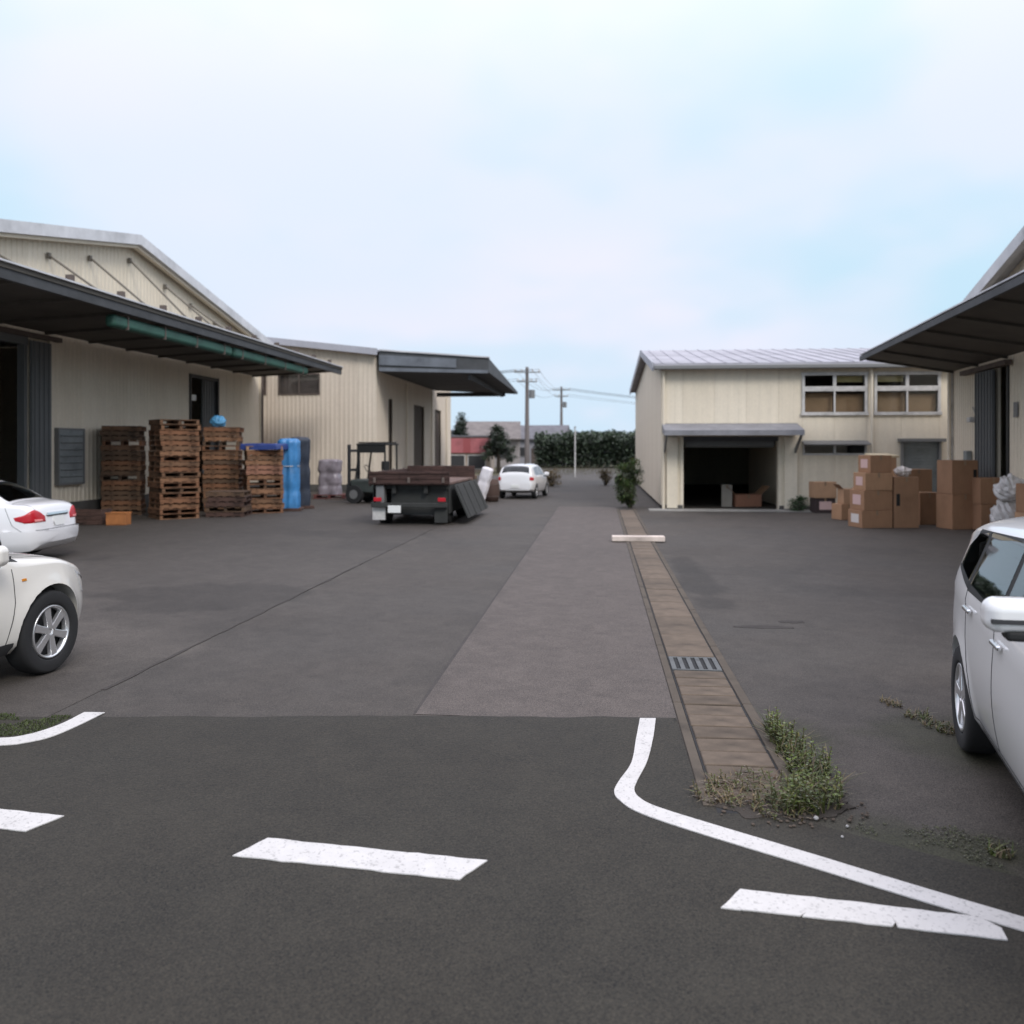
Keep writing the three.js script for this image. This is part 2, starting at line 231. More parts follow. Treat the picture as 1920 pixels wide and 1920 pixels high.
{ // the worn dash with two nicks
  mark(rough([[0.526, -3.881], [0.635, -4.053], [1.20, -3.975], [1.33, -3.954], [1.60, -3.913], [1.66, -3.83], [1.647, -3.74], [1.235, -3.795], [1.24, -3.835], [1.215, -3.80], [0.86, -3.842], [0.885, -3.88], [0.852, -3.846]], 0.006), 'white painted dash with cracks touching the long curved edge line');
  const outer = new THREE.SplineCurve([[0.301, -6.545], [0.255, -6.1], [0.205, -5.62], [0.12, -5.30], [0.088, -5.13], [0.12, -5.0], [0.22, -4.85], [0.488, -4.641], [0.958, -4.33], [1.356, -4.062], [1.75, -3.81]].map((p) => new THREE.Vector2(...p))).getPoints(70);
  const inner = new THREE.SplineCurve([[0.445, -6.557], [0.40, -6.12], [0.33, -5.66], [0.255, -5.32], [0.235, -5.17], [0.262, -5.06], [0.347, -4.96], [0.6, -4.78], [1.04, -4.48], [1.44, -4.20], [1.86, -3.92]].map((p) => new THREE.Vector2(...p))).getPoints(70);
  inner.forEach((p, i) => p.lerp(outer[i], 0.2));
  mark(rough([...outer.map((p) => [p.x, p.y]), ...inner.reverse().map((p) => [p.x, p.y])], 0.004, 0.06), 'long white edge line bending round the weedy end of the drain channel');
  const lo = new THREE.SplineCurve([[-5.2, -5.42], [-4.5, -5.45], [-3.991, -5.527], [-3.85, -5.60], [-3.76, -5.72], [-3.72, -5.95], [-3.70, -6.29]].map((p) => new THREE.Vector2(...p))).getPoints(40);
  const li = new THREE.SplineCurve([[-5.2, -5.57], [-4.5, -5.60], [-4.08, -5.67], [-3.97, -5.73], [-3.90, -5.85], [-3.86, -6.02], [-3.86, -6.28]].map((p) => new THREE.Vector2(...p))).getPoints(40);
  mark(rough([...lo.map((p) => [p.x, p.y]), ...li.reverse().map((p) => [p.x, p.y])], 0.005, 0.06), 'curved white edge line beside the mossy verge and parked pearl car');
}

// drain channel: two kerbs, loose concrete covers, one steel grating
{
  const ch = new THREE.Group(); ch.name = 'drain_channel'; ch.userData = { kind: 'structure', label: 'long brown concrete drain channel with slab covers', category: 'drain' }; scene.add(ch);
  for (const [a, b] of [[0.577, 0.642], [1.108, 1.182]]) for (let k = 0; k < 12; k++) mesh('kerb_stone', rbox(b - a, 0.05, 1.99, 0.008, (a + b) / 2, -0.012, -5.98 - k * 2.0), M.curb, ch);
  mesh('channel_bed', box(0.46, 0.004, 24, 0.875, 0.0035, -16.9), M.rubber, ch);
  const near = metric(new RoundedBoxGeometry(0.436, 0.05, 0.246, 1, 0.014)), far = metric(new RoundedBoxGeometry(0.436, 0.05, 0.986, 1, 0.01)), R = rng(5);
  for (let k = 0; k < 11; k++) { const c = mesh('concrete_cover', near, M.cover[k % 3], ch); c.position.set(0.875 + (R() - 0.5) * 0.006, -0.006 + (R() - 0.5) * 0.006, -7.83 + k * 0.262); c.rotation.set((R() - 0.5) * 0.02, (R() - 0.5) * 0.015, (R() - 0.5) * 0.02); }
  for (let k = 0; k < 20; k++) { const c = mesh('concrete_cover', far, M.cover[(k * 2 + 1) % 3], ch); c.position.set(0.875 + (R() - 0.5) * 0.006, -0.006 + (R() - 0.5) * 0.006, -8.99 - k * 1.0); c.rotation.set((R() - 0.5) * 0.006, 0, (R() - 0.5) * 0.012); }
  const gr = mesh('steel_grating', [box(0.436, 0.02, 0.03, 0.875, 0.008, -8.465), box(0.436, 0.02, 0.03, 0.875, 0.008, -8.0)], M.steelG = std(0.13, 0.135, 0.135, 0.6, { metalness: 0.3, map: rep(dirtMap, 2) }), ch);
  for (let k = 0; k < 6; k++) mesh('grating_bar', box(0.04, 0.02, 0.44, 0.677 + k * 0.0795, 0.008, -8.232), M.steelG, ch);
}
{ const b = tag(mesh('timber_plank', rbox(1.12, 0.115, 0.24, 0.02, 0, 0, 0, 0, 0, 0, 3), std(0.86, 0.74, 0.67, 0.8, { map: rep(concreteMap, 0.7) })), 'pale plank laid across the drain channel', 'plank'); b.position.set(0.83, 0.072, -18.92); b.rotation.y = 0.02; }

// ---------------------------------------------------------------- buildings
// ribbed metal wall made of separate sheets; local x along the wall, +z outward
function ribSheet(w, y0, ya, yb, pitch = 0.2, dep = 0.024) {
  const pts = [[0, 0.05], [0, 0]], n = Math.round(w / pitch); for (let k = 0; k < n; k++) { const x = k * w / n, q = w / n; pts.push([x + q * 0.2, 0], [x + q * 0.3, -dep], [x + q * 0.62, -dep], [x + q * 0.72, 0]); } pts.push([w, 0], [w, 0.05]);
  const s = new THREE.Shape(pts.map((p) => new THREE.Vector2(...p))), g = new THREE.ExtrudeGeometry(s, { depth: 1, bevelEnabled: false }); g.rotateX(-Math.PI / 2);
  const p = g.attributes.position; for (let i = 0; i < p.count; i++) p.setY(i, lerp(y0, lerp(ya, yb, p.getX(i) / w), p.getY(i))); g.computeVertexNormals(); return g;
}
const panelCache = new Map();
function wallRun(parent, x0, x1, y0, top, mats, xf = new THREE.Matrix4(), width = 0.8, pitch = 0.2, dep = 0.016) {
  const n = Math.max(1, Math.round((x1 - x0) / width)), w = (x1 - x0) / n, tf = typeof top === 'function' ? top : () => top;
  for (let k = 0; k < n; k++) {
    const a = x0 + k * w, ya = tf(a), yb = tf(a + w), key = [w.toFixed(4), y0, ya.toFixed(3), yb.toFixed(3), pitch, dep].join();
    if (!panelCache.has(key)) panelCache.set(key, metric(ribSheet(w - 0.006, y0, ya, yb, pitch, dep)));
    const m = mesh('wall_panel', panelCache.get(key), mats[(k * 7 + Math.round(x0 * 3) + 99) % mats.length], parent);
    m.applyMatrix4(new THREE.Matrix4().makeTranslation(a + 0.003, 0, 0).premultiply(xf));
  }
}
const place = (g, xf) => g.clone().applyMatrix4(xf);
function hexa(b, t) { // solid from 4 lower and 4 upper corners (counter-clockwise from above)
  const P = [...b, ...t], F = [[3, 2, 1, 0], [4, 5, 6, 7], [0, 1, 5, 4], [1, 2, 6, 5], [2, 3, 7, 6], [3, 0, 4, 7]], pos = [];
  for (const [a, q, c, d] of F) for (const k of [a, q, c, a, c, d]) pos.push(...P[k]);
  const g = new THREE.BufferGeometry(); g.setAttribute('position', new THREE.Float32BufferAttribute(pos, 3)); g.computeVertexNormals(); return metric(g);
}

// --- gabled warehouse on the left, its gable to the yard
{
  const B = thing('gabled_warehouse', 'cream gabled warehouse with tie rods holding a dark canopy over pallet stacks', 'warehouse', [-15.03, 0, -15.7], Math.PI / 2, 'warehouses round the yard');
  const rake = (x) => 8.60 - 0.18 * Math.abs(x - 11.15);
  const C = M.cream;
  wallRun(B, 0, 1.0, 0.45, rake, C); wallRun(B, 1.0, 6.13, 4.9, rake, C); wallRun(B, 6.13, 11.15, 0.45, rake, C); wallRun(B, 11.15, 15.4, 0.45, rake, C); wallRun(B, 15.4, 17.9, 4.75, rake, C); wallRun(B, 17.9, 22.3, 0.45, rake, C);
  for (const [a, b] of [[0, 1.0], [6.13, 15.4], [17.9, 22.3]]) mesh('plinth', box(b - a, 0.46, 0.14, (a + b) / 2, 0.23, -0.02), M.plinth, B);
  // roof with white rake trim
  for (const s of [-1, 1]) {
    const xe = 11.15 + s * 11.5, ye = 8.62 - 0.18 * 11.5, z0 = 0.3, z1 = -30;
    const b = [[11.15, 8.64, z0], [11.15, 8.64, z1], [xe, ye, z1], [xe, ye, z0]], t = b.map(([x, y, z]) => [x, y + 0.12, z]);
    mesh('roof', s > 0 ? hexa(b.slice().reverse(), t.slice().reverse()) : hexa(b, t), M.roofWhite, B);
    const r0 = [[11.15, 8.5, 0.46], [11.15, 8.5, 0.31], [xe, ye - 0.14, 0.31], [xe, ye - 0.14, 0.46]], r1 = r0.map(([x, y, z]) => [x, y + 0.32, z]);
    mesh('rake_trim', s > 0 ? hexa(r0.slice().reverse(), r1.slice().reverse()) : hexa(r0, r1), M.roofWhite, B);
    const q0 = r0.map(([x, y, z]) => [x, y - 0.1, z - 0.12]), q1 = q0.map(([x, y, z]) => [x, y + 0.09, z]);
    mesh('soffit_trim', s > 0 ? hexa(q0.slice().reverse(), q1.slice().reverse()) : hexa(q0, q1), M.cream[0], B);
  }
  mesh('side_wall', box(0.12, 6.6, 29.6, 22.22, 3.3, -15), C[1], B); mesh('side_wall', box(0.12, 6.6, 29.6, 0.08, 3.3, -15), C[1], B); mesh('back_wall', prismXY([[0, 0], [22.3, 0], [22.3, 6.6], [11.15, 8.62], [0, 6.6]], -29.95, -29.8), C[2], B);
  // openings
  for (const x of [1.0, 6.13]) mesh('door_frame', box(0.12, 4.9, 0.2, x + (x < 3 ? 0.07 : -0.07), 2.45, -0.06), M.doorGrey, B);
  mesh('door_lintel', box(5.13, 0.2, 0.22, 3.565, 4.82, -0.05), M.doorGrey, B);
  const slide = mesh('sliding_door', box(0.82, 4.72, 0.07, 6.55, 2.48, 0.13), M.doorGrey, B); for (let k = 0; k < 4; k++) mesh('door_rib', box(0.04, 4.7, 0.03, 6.25 + k * 0.2, 2.48, 0.178), M.doorGrey, slide);
  mesh('door_track', box(6.6, 0.12, 0.16, 4.1, 4.98, 0.12), M.steelRust, B);
  const leaf = mesh('sliding_door', box(1.15, 4.6, 0.07, 17.3, 2.4, -0.13), M.doorGrey, B); for (let k = 0; k < 5; k++) mesh('door_rib', box(0.04, 4.58, 0.03, 16.85 + k * 0.22, 2.4, -0.082), M.doorGrey, leaf);
  mesh('door_frame', box(0.1, 4.75, 0.2, 15.46, 2.38, -0.05), M.dark, B); mesh('door_frame', box(0.1, 4.75, 0.2, 17.84, 2.38, -0.05), M.dark, B); mesh('door_lintel', box(2.28, 0.12, 0.2, 16.65, 4.68, -0.05), M.dark, B);
  const lamp = mesh('wall_sign', box(0.5, 0.22, 0.04, 16.1, 3.9, -0.2), M.plateWhite, B);
  // panel by the big door
  const vp = mesh('vent_panel', rbox(1.15, 1.5, 0.1, 0.015, 7.96, 1.76, 0.07), M.panelGrey, B); mesh('panel_frame', [box(1.25, 0.05, 0.13, 7.96, 2.535, 0.07), box(1.25, 0.05, 0.13, 7.96, 0.985, 0.07), box(0.05, 1.5, 0.13, 7.36, 1.76, 0.07), box(0.05, 1.5, 0.13, 8.56, 1.76, 0.07)], M.steel, vp);
  for (let k = 0; k < 7; k++) mesh('louvre', box(1.05, 0.03, 0.03, 7.96, 1.2 + k * 0.19, 0.135, 0, 0.6), M.panelGrey, vp);
  mesh('door_edge_trim', box(0.16, 4.5, 0.06, 7.08, 2.7, 0.06), M.cream[0], B);
  mesh('downpipe', [bar(V3(22.22, 0, 0.1), V3(22.22, 6.4, 0.1), 0.06, 10)], M.steelRust, B);
  mesh('corner_trim', box(0.2, 6.1, 0.08, 22.2, 3.5, 0.035), M.cream[0], B);
  // canopy
  const c0 = [[-2, 5.20, 4.0], [21.4, 5.20, 4.0], [21.4, 5.14, 0.06], [-2, 5.14, 0.06]], can = mesh('canopy', hexa(c0.map(([x, y, z]) => [x, y + (z > 1 ? 0.17 : 0), z]), c0.map(([x, y, z]) => [x, y + (z > 1 ? 0.27 : 0.12), z])), M.canopy, B);
  for (let k = 0; k < 12; k++) mesh('canopy_beam', hexa([[-1.4 + k * 2.05, 5.28, 3.85], [-1.3 + k * 2.05, 5.28, 3.85], [-1.3 + k * 2.05, 5.08, 0.07], [-1.4 + k * 2.05, 5.08, 0.07]], [[-1.4 + k * 2.05, 5.36, 3.85], [-1.3 + k * 2.05, 5.36, 3.85], [-1.3 + k * 2.05, 5.15, 0.07], [-1.4 + k * 2.05, 5.15, 0.07]]), M.canopy, can);
  mesh('canopy_edge_beam', box(23.4, 0.2, 0.1, 9.7, 5.27, 3.92), M.canopyDark, can); mesh('canopy_lip', box(23.44, 0.035, 0.12, 9.7, 5.49, 3.99), M.roofWhite, can);
  for (let k = 0; k < 10; k++) mesh('edge_bracket', box(0.12, 0.14, 0.14, 1.9 + k * 2.0, 5.59, 3.9), M.steelRust, can);
  for (const x of [2.7, 4.8, 6.98, 8.94, 11.15, 13.46, 15.37, 17.4]) { const h = rake(x) - 0.62, r = mesh('tie_rod', bar(V3(x, h, 0.12), V3(x + 0.15, 5.52, 2.55), 0.032, 8), M.rod = M.rod || std(0.17, 0.15, 0.125, 0.7), B); mesh('anchor_plate', box(0.11, 0.16, 0.07, x, h + 0.02, 0.075), M.rod, r); }
  for (const [a, b] of [[3.7, 10.35], [10.5, 17.4]]) { const r = mesh('rolled_sheet', rbox(b - a, 0.3, 0.26, 0.1, (a + b) / 2, 4.97, 3.72, 0, 0, 0, 4), M.greenSheet, B); for (let k = 0; k < 4; k++) mesh('strap', box(0.05, 0.32, 0.28, a + 0.6 + k * (b - a - 1.2) / 3, 4.97, 3.72), M.steelRust, r); }
}
// --- warehouse beyond it, its wide canopy reaching over the yard
{
  const B = thing('canopied_warehouse', 'cream warehouse beyond the yard with a deep grey canopy and two high windows', 'warehouse', [-10.16, 0, -39.5], 0, 'warehouses round the yard');
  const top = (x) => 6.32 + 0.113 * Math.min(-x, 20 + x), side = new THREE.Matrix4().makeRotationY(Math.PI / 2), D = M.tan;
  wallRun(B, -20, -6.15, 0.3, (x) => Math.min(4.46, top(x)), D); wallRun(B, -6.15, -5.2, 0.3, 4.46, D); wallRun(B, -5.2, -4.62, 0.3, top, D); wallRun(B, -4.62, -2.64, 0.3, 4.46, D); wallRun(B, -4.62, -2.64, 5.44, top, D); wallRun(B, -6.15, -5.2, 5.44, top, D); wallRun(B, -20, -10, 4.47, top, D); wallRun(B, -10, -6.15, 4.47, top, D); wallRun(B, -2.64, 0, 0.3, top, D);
  mesh('plinth', box(20, 0.32, 0.12, -10, 0.16, -0.03), M.plinth, B);
  for (const [a, b] of [[-6.15, -5.2], [-4.62, -2.64]]) {
    const w = mesh('window', [box(b - a, 0.06, 0.1, (a + b) / 2, 5.41, 0.0), box(b - a, 0.06, 0.1, (a + b) / 2, 4.49, 0.0), box(0.05, 0.86, 0.1, a + 0.025, 4.95, 0), box(0.05, 0.86, 0.1, b - 0.025, 4.95, 0), box(0.05, 0.86, 0.09, (a + b) / 2, 4.95, 0)], M.steelRust, B);
    for (const k of [0, 1]) mesh('pane', box((b - a) / 2 - 0.06, 0.84, 0.01, a + (b - a) * (0.25 + 0.5 * k), 4.95, -0.02), M.glass, w);
    mesh('blind', box(b - a - 0.1, 0.84, 0.02, (a + b) / 2, 4.95, -0.12), std(0.16, 0.115, 0.105, 0.9, { map: rep(dirtMap, 1) }), w);
  }
  const sideRuns = [[0, 2.4], [3.3, 8.3], [11.2, 14.5], [16.7, 20.4]], holes = [[2.4, 3.3], [8.3, 11.2], [14.5, 16.7]];
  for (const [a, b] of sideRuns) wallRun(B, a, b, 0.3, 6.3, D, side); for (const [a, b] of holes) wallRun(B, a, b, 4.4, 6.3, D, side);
  for (const [a, b] of holes) { const d = mesh('sliding_door', box(0.06, 4.4, b - a, -0.16, 2.2, -(a + b) / 2), M.brownDoor = M.brownDoor || std(0.16, 0.125, 0.1, 0.75, { map: rep(streakMap, 0.5) }), B); for (let k = 0; k * 0.4 < b - a - 0.2; k++) mesh('door_rib', box(0.04, 4.36, 0.05, -0.112, 2.2, -(a + 0.2 + k * 0.4)), M.brownDoor, d); }
  for (const z of [6.0, 12.9, 18.2]) mesh('downpipe', bar(V3(0.12, 0, -z), V3(0.12, 5.4, -z), 0.05, 8), M.cream[2], B);
  // main roof
  for (const s of [0, 1]) { const xa = s ? -10 : 0.15, xb = s ? -20.3 : -10, ya = s ? 7.5 : 6.36, yb = s ? 6.34 : 7.5, b = [[xb, yb, 0.35], [xa, ya, 0.35], [xa, ya, -20.6], [xb, yb, -20.6]]; mesh('roof', hexa(b, b.map(([x, y, z]) => [x, y + 0.12, z])), M.roofGrey, B); const q = [[xb, yb - 0.14, 0.42], [xa, ya - 0.14, 0.42], [xa, ya - 0.14, 0.36], [xb, yb - 0.14, 0.36]]; mesh('rake_trim', hexa(q, q.map(([x, y, z]) => [x, y + 0.3, z])), M.roofGrey, B); }
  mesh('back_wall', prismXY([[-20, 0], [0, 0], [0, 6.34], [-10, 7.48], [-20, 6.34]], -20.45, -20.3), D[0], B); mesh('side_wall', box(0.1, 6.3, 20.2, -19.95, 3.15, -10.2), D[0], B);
  // canopy: deep at the front, thin at the back
  const b = [[0.18, 5.5, 0.2], [5.23, 5.40, 0.2], [5.23, 5.28, -13.9], [0.18, 5.52, -13.9]], t = [[0.18, 6.42, 0.2], [5.23, 6.04, 0.2], [5.23, 5.42, -13.9], [0.18, 6.3, -13.9]], can = mesh('canopy', hexa(b, t), M.canopyDark, B);
  mesh('canopy_fascia', hexa([[0.2, 5.78, 0.26], [3.75, 5.62, 0.26], [3.75, 5.62, 0.205], [0.2, 5.78, 0.205]], [[0.2, 6.24, 0.26], [3.75, 6.02, 0.26], [3.75, 6.02, 0.205], [0.2, 6.24, 0.205]]), M.fasciaGrey, can);
  mesh('canopy_fascia', hexa([[0.2, 5.5, 0.24], [5.2, 5.36, 0.24], [5.2, 5.36, 0.205], [0.2, 5.5, 0.205]], [[0.2, 5.66, 0.24], [5.2, 5.5, 0.24], [5.2, 5.5, 0.205], [0.2, 5.66, 0.205]]), M.fasciaGrey, can);
  mesh('canopy_flashing', hexa([[0.2, 6.43, 0.28], [5.26, 6.05, 0.28], [5.26, 6.05, 0.0], [0.2, 6.43, 0.0]], [[0.2, 6.5, 0.28], [5.26, 6.11, 0.28], [5.26, 6.11, 0.0], [0.2, 6.5, 0.0]]), M.roofWhite, can);
  mesh('canopy_beam', box(0.14, 0.28, 13.6, 4.3, 5.24, -6.9), M.canopyDark, can); mesh('canopy_beam', box(4.2, 0.25, 0.14, 2.4, 5.26, -13.6), M.canopyDark, can);
}
// --- low garage building at the end of the yard
{
  const B = thing('garage_building', 'low cream garage building with an open bay, grey hood and upper windows', 'garage', [2.03, 0, -29.1], 0, 'warehouses round the yard'), D = M.cream, X = (x) => x - 2.03;
  // wall pieces round the openings (local x = world x - 2.03)
  const e = 4.6, run = (a, b, y0, y1) => wallRun(B, a, b, y0, y1, D, undefined, 0.9, 0.3, 0.006);
  run(0, 0.69, 0.12, e); run(0.69, 3.74, 2.36, e); run(3.74, 4.49, 0.12, e);
  run(4.49, 6.48, 0.12, 1.78); run(4.49, 6.48, 2.14, 3.1); run(4.49, 6.48, 4.4, e); run(6.48, 6.73, 0.12, e); run(6.73, 7.55, 0.12, 3.1); run(7.55, 8.72, 2.22, 3.1); run(6.73, 8.72, 4.4, e); run(8.72, 11.6, 0.12, e);
  mesh('plinth', box(0.7, 0.14, 0.1, 0.34, 0.07, 0.0), M.plinth, B); mesh('plinth', box(3.8, 0.14, 0.1, 5.65, 0.07, 0.0), M.plinth, B);
  const side = new THREE.Matrix4().makeRotationY(-Math.PI / 2); side.setPosition(0, 0, -20.4); // wall facing the road
  wallRun(B, 0, 12.6, 0.12, (x) => 5.1 + 0.058 * x, D, side, 0.9, 0.3, 0.006); wallRun(B, 12.6, 20.4, 0.12, (x) => 5.83 - (x - 12.6) * 0.158, D, side, 0.9, 0.3, 0.006);
  mesh('back_wall', box(11.6, 5.1, 0.1, 5.8, 2.55, -20.35), D[1], B); mesh('side_wall', prismXY([[-0.05, 0], [20.3, 0], [20.3, 5.1], [7.8, 5.88], [-0.05, 4.6]], -0.05, 0.05).rotateY(Math.PI / 2).translate(11.53, 0, 0), D[1], B); mesh('inner_floor_slab', box(11.2, 0.02, 8, 5.8, 2.95, -4.3), M.cream[1], B); mesh('partition', box(0.08, 2.9, 8, 4.2, 1.45, -4.3), M.cream[1], B);
  { // roof: front slope rises to a ridge, back slope falls gently
    const A = [[-0.25, 4.62, 0.28], [11.8, 4.62, 0.28], [11.8, 5.92, -7.8], [-0.25, 5.92, -7.8]], Z = [[-0.25, 5.92, -7.8], [11.8, 5.92, -7.8], [11.8, 5.1, -20.7], [-0.25, 5.1, -20.7]];
    for (const q of [A, Z]) mesh('roof', hexa(q, q.map(([x, y, z]) => [x, y + 0.12, z])), M.roofGrey2 = M.roofGrey2 || std(0.40, 0.39, 0.43, 0.6, { map: rep(dirtMap, 0.25) }), B);
    for (let k = 0; k < 24; k++) mesh('roof_seam', hexa([[0.0 + k * 0.5, 4.745, 0.27], [0.04 + k * 0.5, 4.745, 0.27], [0.04 + k * 0.5, 6.042, -7.8], [0.0 + k * 0.5, 6.042, -7.8]], [[0.0 + k * 0.5, 4.765, 0.27], [0.04 + k * 0.5, 4.765, 0.27], [0.04 + k * 0.5, 6.062, -7.8], [0.0 + k * 0.5, 6.062, -7.8]]), M.roofGrey2, B);
    mesh('gutter', rbox(12.1, 0.14, 0.14, 0.03, 5.78, 4.6, 0.36), M.steel, B);
    mesh('rake_trim', hexa([[-0.32, 5.0, -20.8], [-0.26, 5.0, -20.8], [-0.26, 5.82, -7.8], [-0.32, 5.82, -7.8]].reverse(), [[-0.32, 5.26, -20.8], [-0.26, 5.26, -20.8], [-0.26, 6.08, -7.8], [-0.32, 6.08, -7.8]].reverse()), M.roofGrey, B);
    mesh('rake_trim', hexa([[-0.32, 4.5, 0.3], [-0.26, 4.5, 0.3], [-0.26, 5.82, -7.8], [-0.32, 5.82, -7.8]], [[-0.32, 4.78, 0.3], [-0.26, 4.78, 0.3], [-0.26, 6.08, -7.8], [-0.32, 6.08, -7.8]]), M.roofGrey, B);
  }
  // open bay with hood
  const hood = mesh('hood', hexa([[0.02, 2.40, 1.05], [4.32, 2.40, 1.05], [4.32, 2.52, 0.03], [0.02, 2.52, 0.03]], [[0.02, 2.56, 1.05], [4.32, 2.56, 1.05], [4.32, 2.80, 0.03], [0.02, 2.80, 0.03]]), M.hood = std(0.24, 0.24, 0.26, 0.6, { map: rep(dirtMap, 0.5) }), B);
  for (const x of [0.1, 4.24]) mesh('hood_bracket', prismXY([[0, 0], [0.95, 0.5], [0.95, 0.42], [0.05, -0.12]], -0.03, 0.03).rotateY(-Math.PI / 2).translate(x, 1.95, 0.06), M.steel, hood);
  for (const x of [0.66, 3.77]) mesh('door_frame', box(0.1, 2.36, 0.3, x, 1.18, -0.12), M.cream[0], B);
  mesh('door_lintel', box(3.02, 0.14, 0.26, 2.215, 2.30, -0.1), M.canopyDark, B); mesh('rolled_shutter', rbox(3.0, 0.3, 0.3, 0.12, 2.215, 2.16, -0.42, 0, 0, 0, 4), M.doorGrey, B);
  for (const [x, w] of [[0.34, 0.34], [4.1, 0.4]]) mesh('pilaster', box(w, 2.3, 0.1, x, 1.2, 0.075), M.cream[0], B);
  // upper windows: two small lights over two large ones
  for (const [a, b] of [[4.49, 6.48], [6.73, 8.72]]) {
    const c = (a + b) / 2, w = mesh('window', [box(b - a + 0.1, 0.1, 0.12, c, 4.38, 0), box(b - a + 0.1, 0.1, 0.14, c, 3.1, 0.01), box(b - a - 0.1, 0.16, 0.1, c, 3.9, 0), box(0.08, 1.18, 0.12, a + 0.02, 3.74, 0), box(0.08, 1.18, 0.12, b - 0.02, 3.74, 0), box(0.1, 0.35, 0.1, c, 4.155, 0), box(0.05, 0.67, 0.08, c, 3.485, 0)], M.frameWhite, B);
    for (const s of [-1, 1]) { mesh('pane', box(0.88, 0.34, 0.008, c + s * 0.48, 4.155, -0.01), M.glass, w); mesh('pane', box(0.9, 0.66, 0.008, c + s * 0.48, 3.485, -0.01), M.glass, w); }
    mesh('stored_carton', [rbox(0.92, 0.66, 0.5, 0.01, c - 0.48, 3.45, -0.42), rbox(0.9, 0.62, 0.5, 0.01, c + 0.49, 3.43, -0.40)], a < 6 ? M.card[0] : M.card[2], w);
    mesh('blind', box(0.86, 0.2, 0.02, c + (a < 6 ? 0.48 : -0.5), 4.22, -0.16), std(0.55, 0.42, 0.2, 0.8), w);
  }
  // lower strip window with a small grey awning, grey shutter door
  const lw = mesh('window', [box(2.0, 0.06, 0.1, 5.485, 2.12, 0), box(2.0, 0.06, 0.1, 5.485, 1.8, 0), box(0.06, 0.3, 0.1, 4.52, 1.96, 0), box(0.06, 0.3, 0.1, 6.45, 1.96, 0), box(0.06, 0.3, 0.1, 5.485, 1.96, 0)], M.frameWhite, B);
  for (const s of [-1, 1]) mesh('pane', box(0.9, 0.26, 0.008, 5.485 + s * 0.48, 1.96, -0.01), M.glass, lw);
  const aw = mesh('awning', hexa([[4.45, 2.1, 0.42], [6.5, 2.1, 0.42], [6.5, 2.2, 0.03], [4.45, 2.2, 0.03]], [[4.45, 2.13, 0.42], [6.5, 2.13, 0.42], [6.5, 2.24, 0.03], [4.45, 2.24, 0.03]]), M.steel, B);
  const sh = mesh('shutter_door', box(1.17, 2.1, 0.03, 8.135, 1.06, -0.06), M.panelGrey, B); for (let k = 0; k < 20; k++) mesh('shutter_slat', box(1.12, 0.085, 0.03, 8.135, 0.15 + k * 0.105, -0.035, 0, 0.15), M.panelGrey, sh);
  mesh('door_frame', [box(0.07, 2.2, 0.14, 7.56, 1.1, 0.02), box(0.07, 2.2, 0.14, 8.71, 1.1, 0.02), box(1.4, 0.1, 0.3, 8.135, 2.25, 0.1)], M.steel, B);
  mesh('downpipe', bar(V3(0.06, 0, 0.14), V3(0.06, 4.5, 0.14), 0.045, 8), M.cream[1], B); mesh('downpipe', bar(V3(6.6, 0, 0.14), V3(6.6, 4.5, 0.14), 0.045, 8), M.cream[0], B);
}
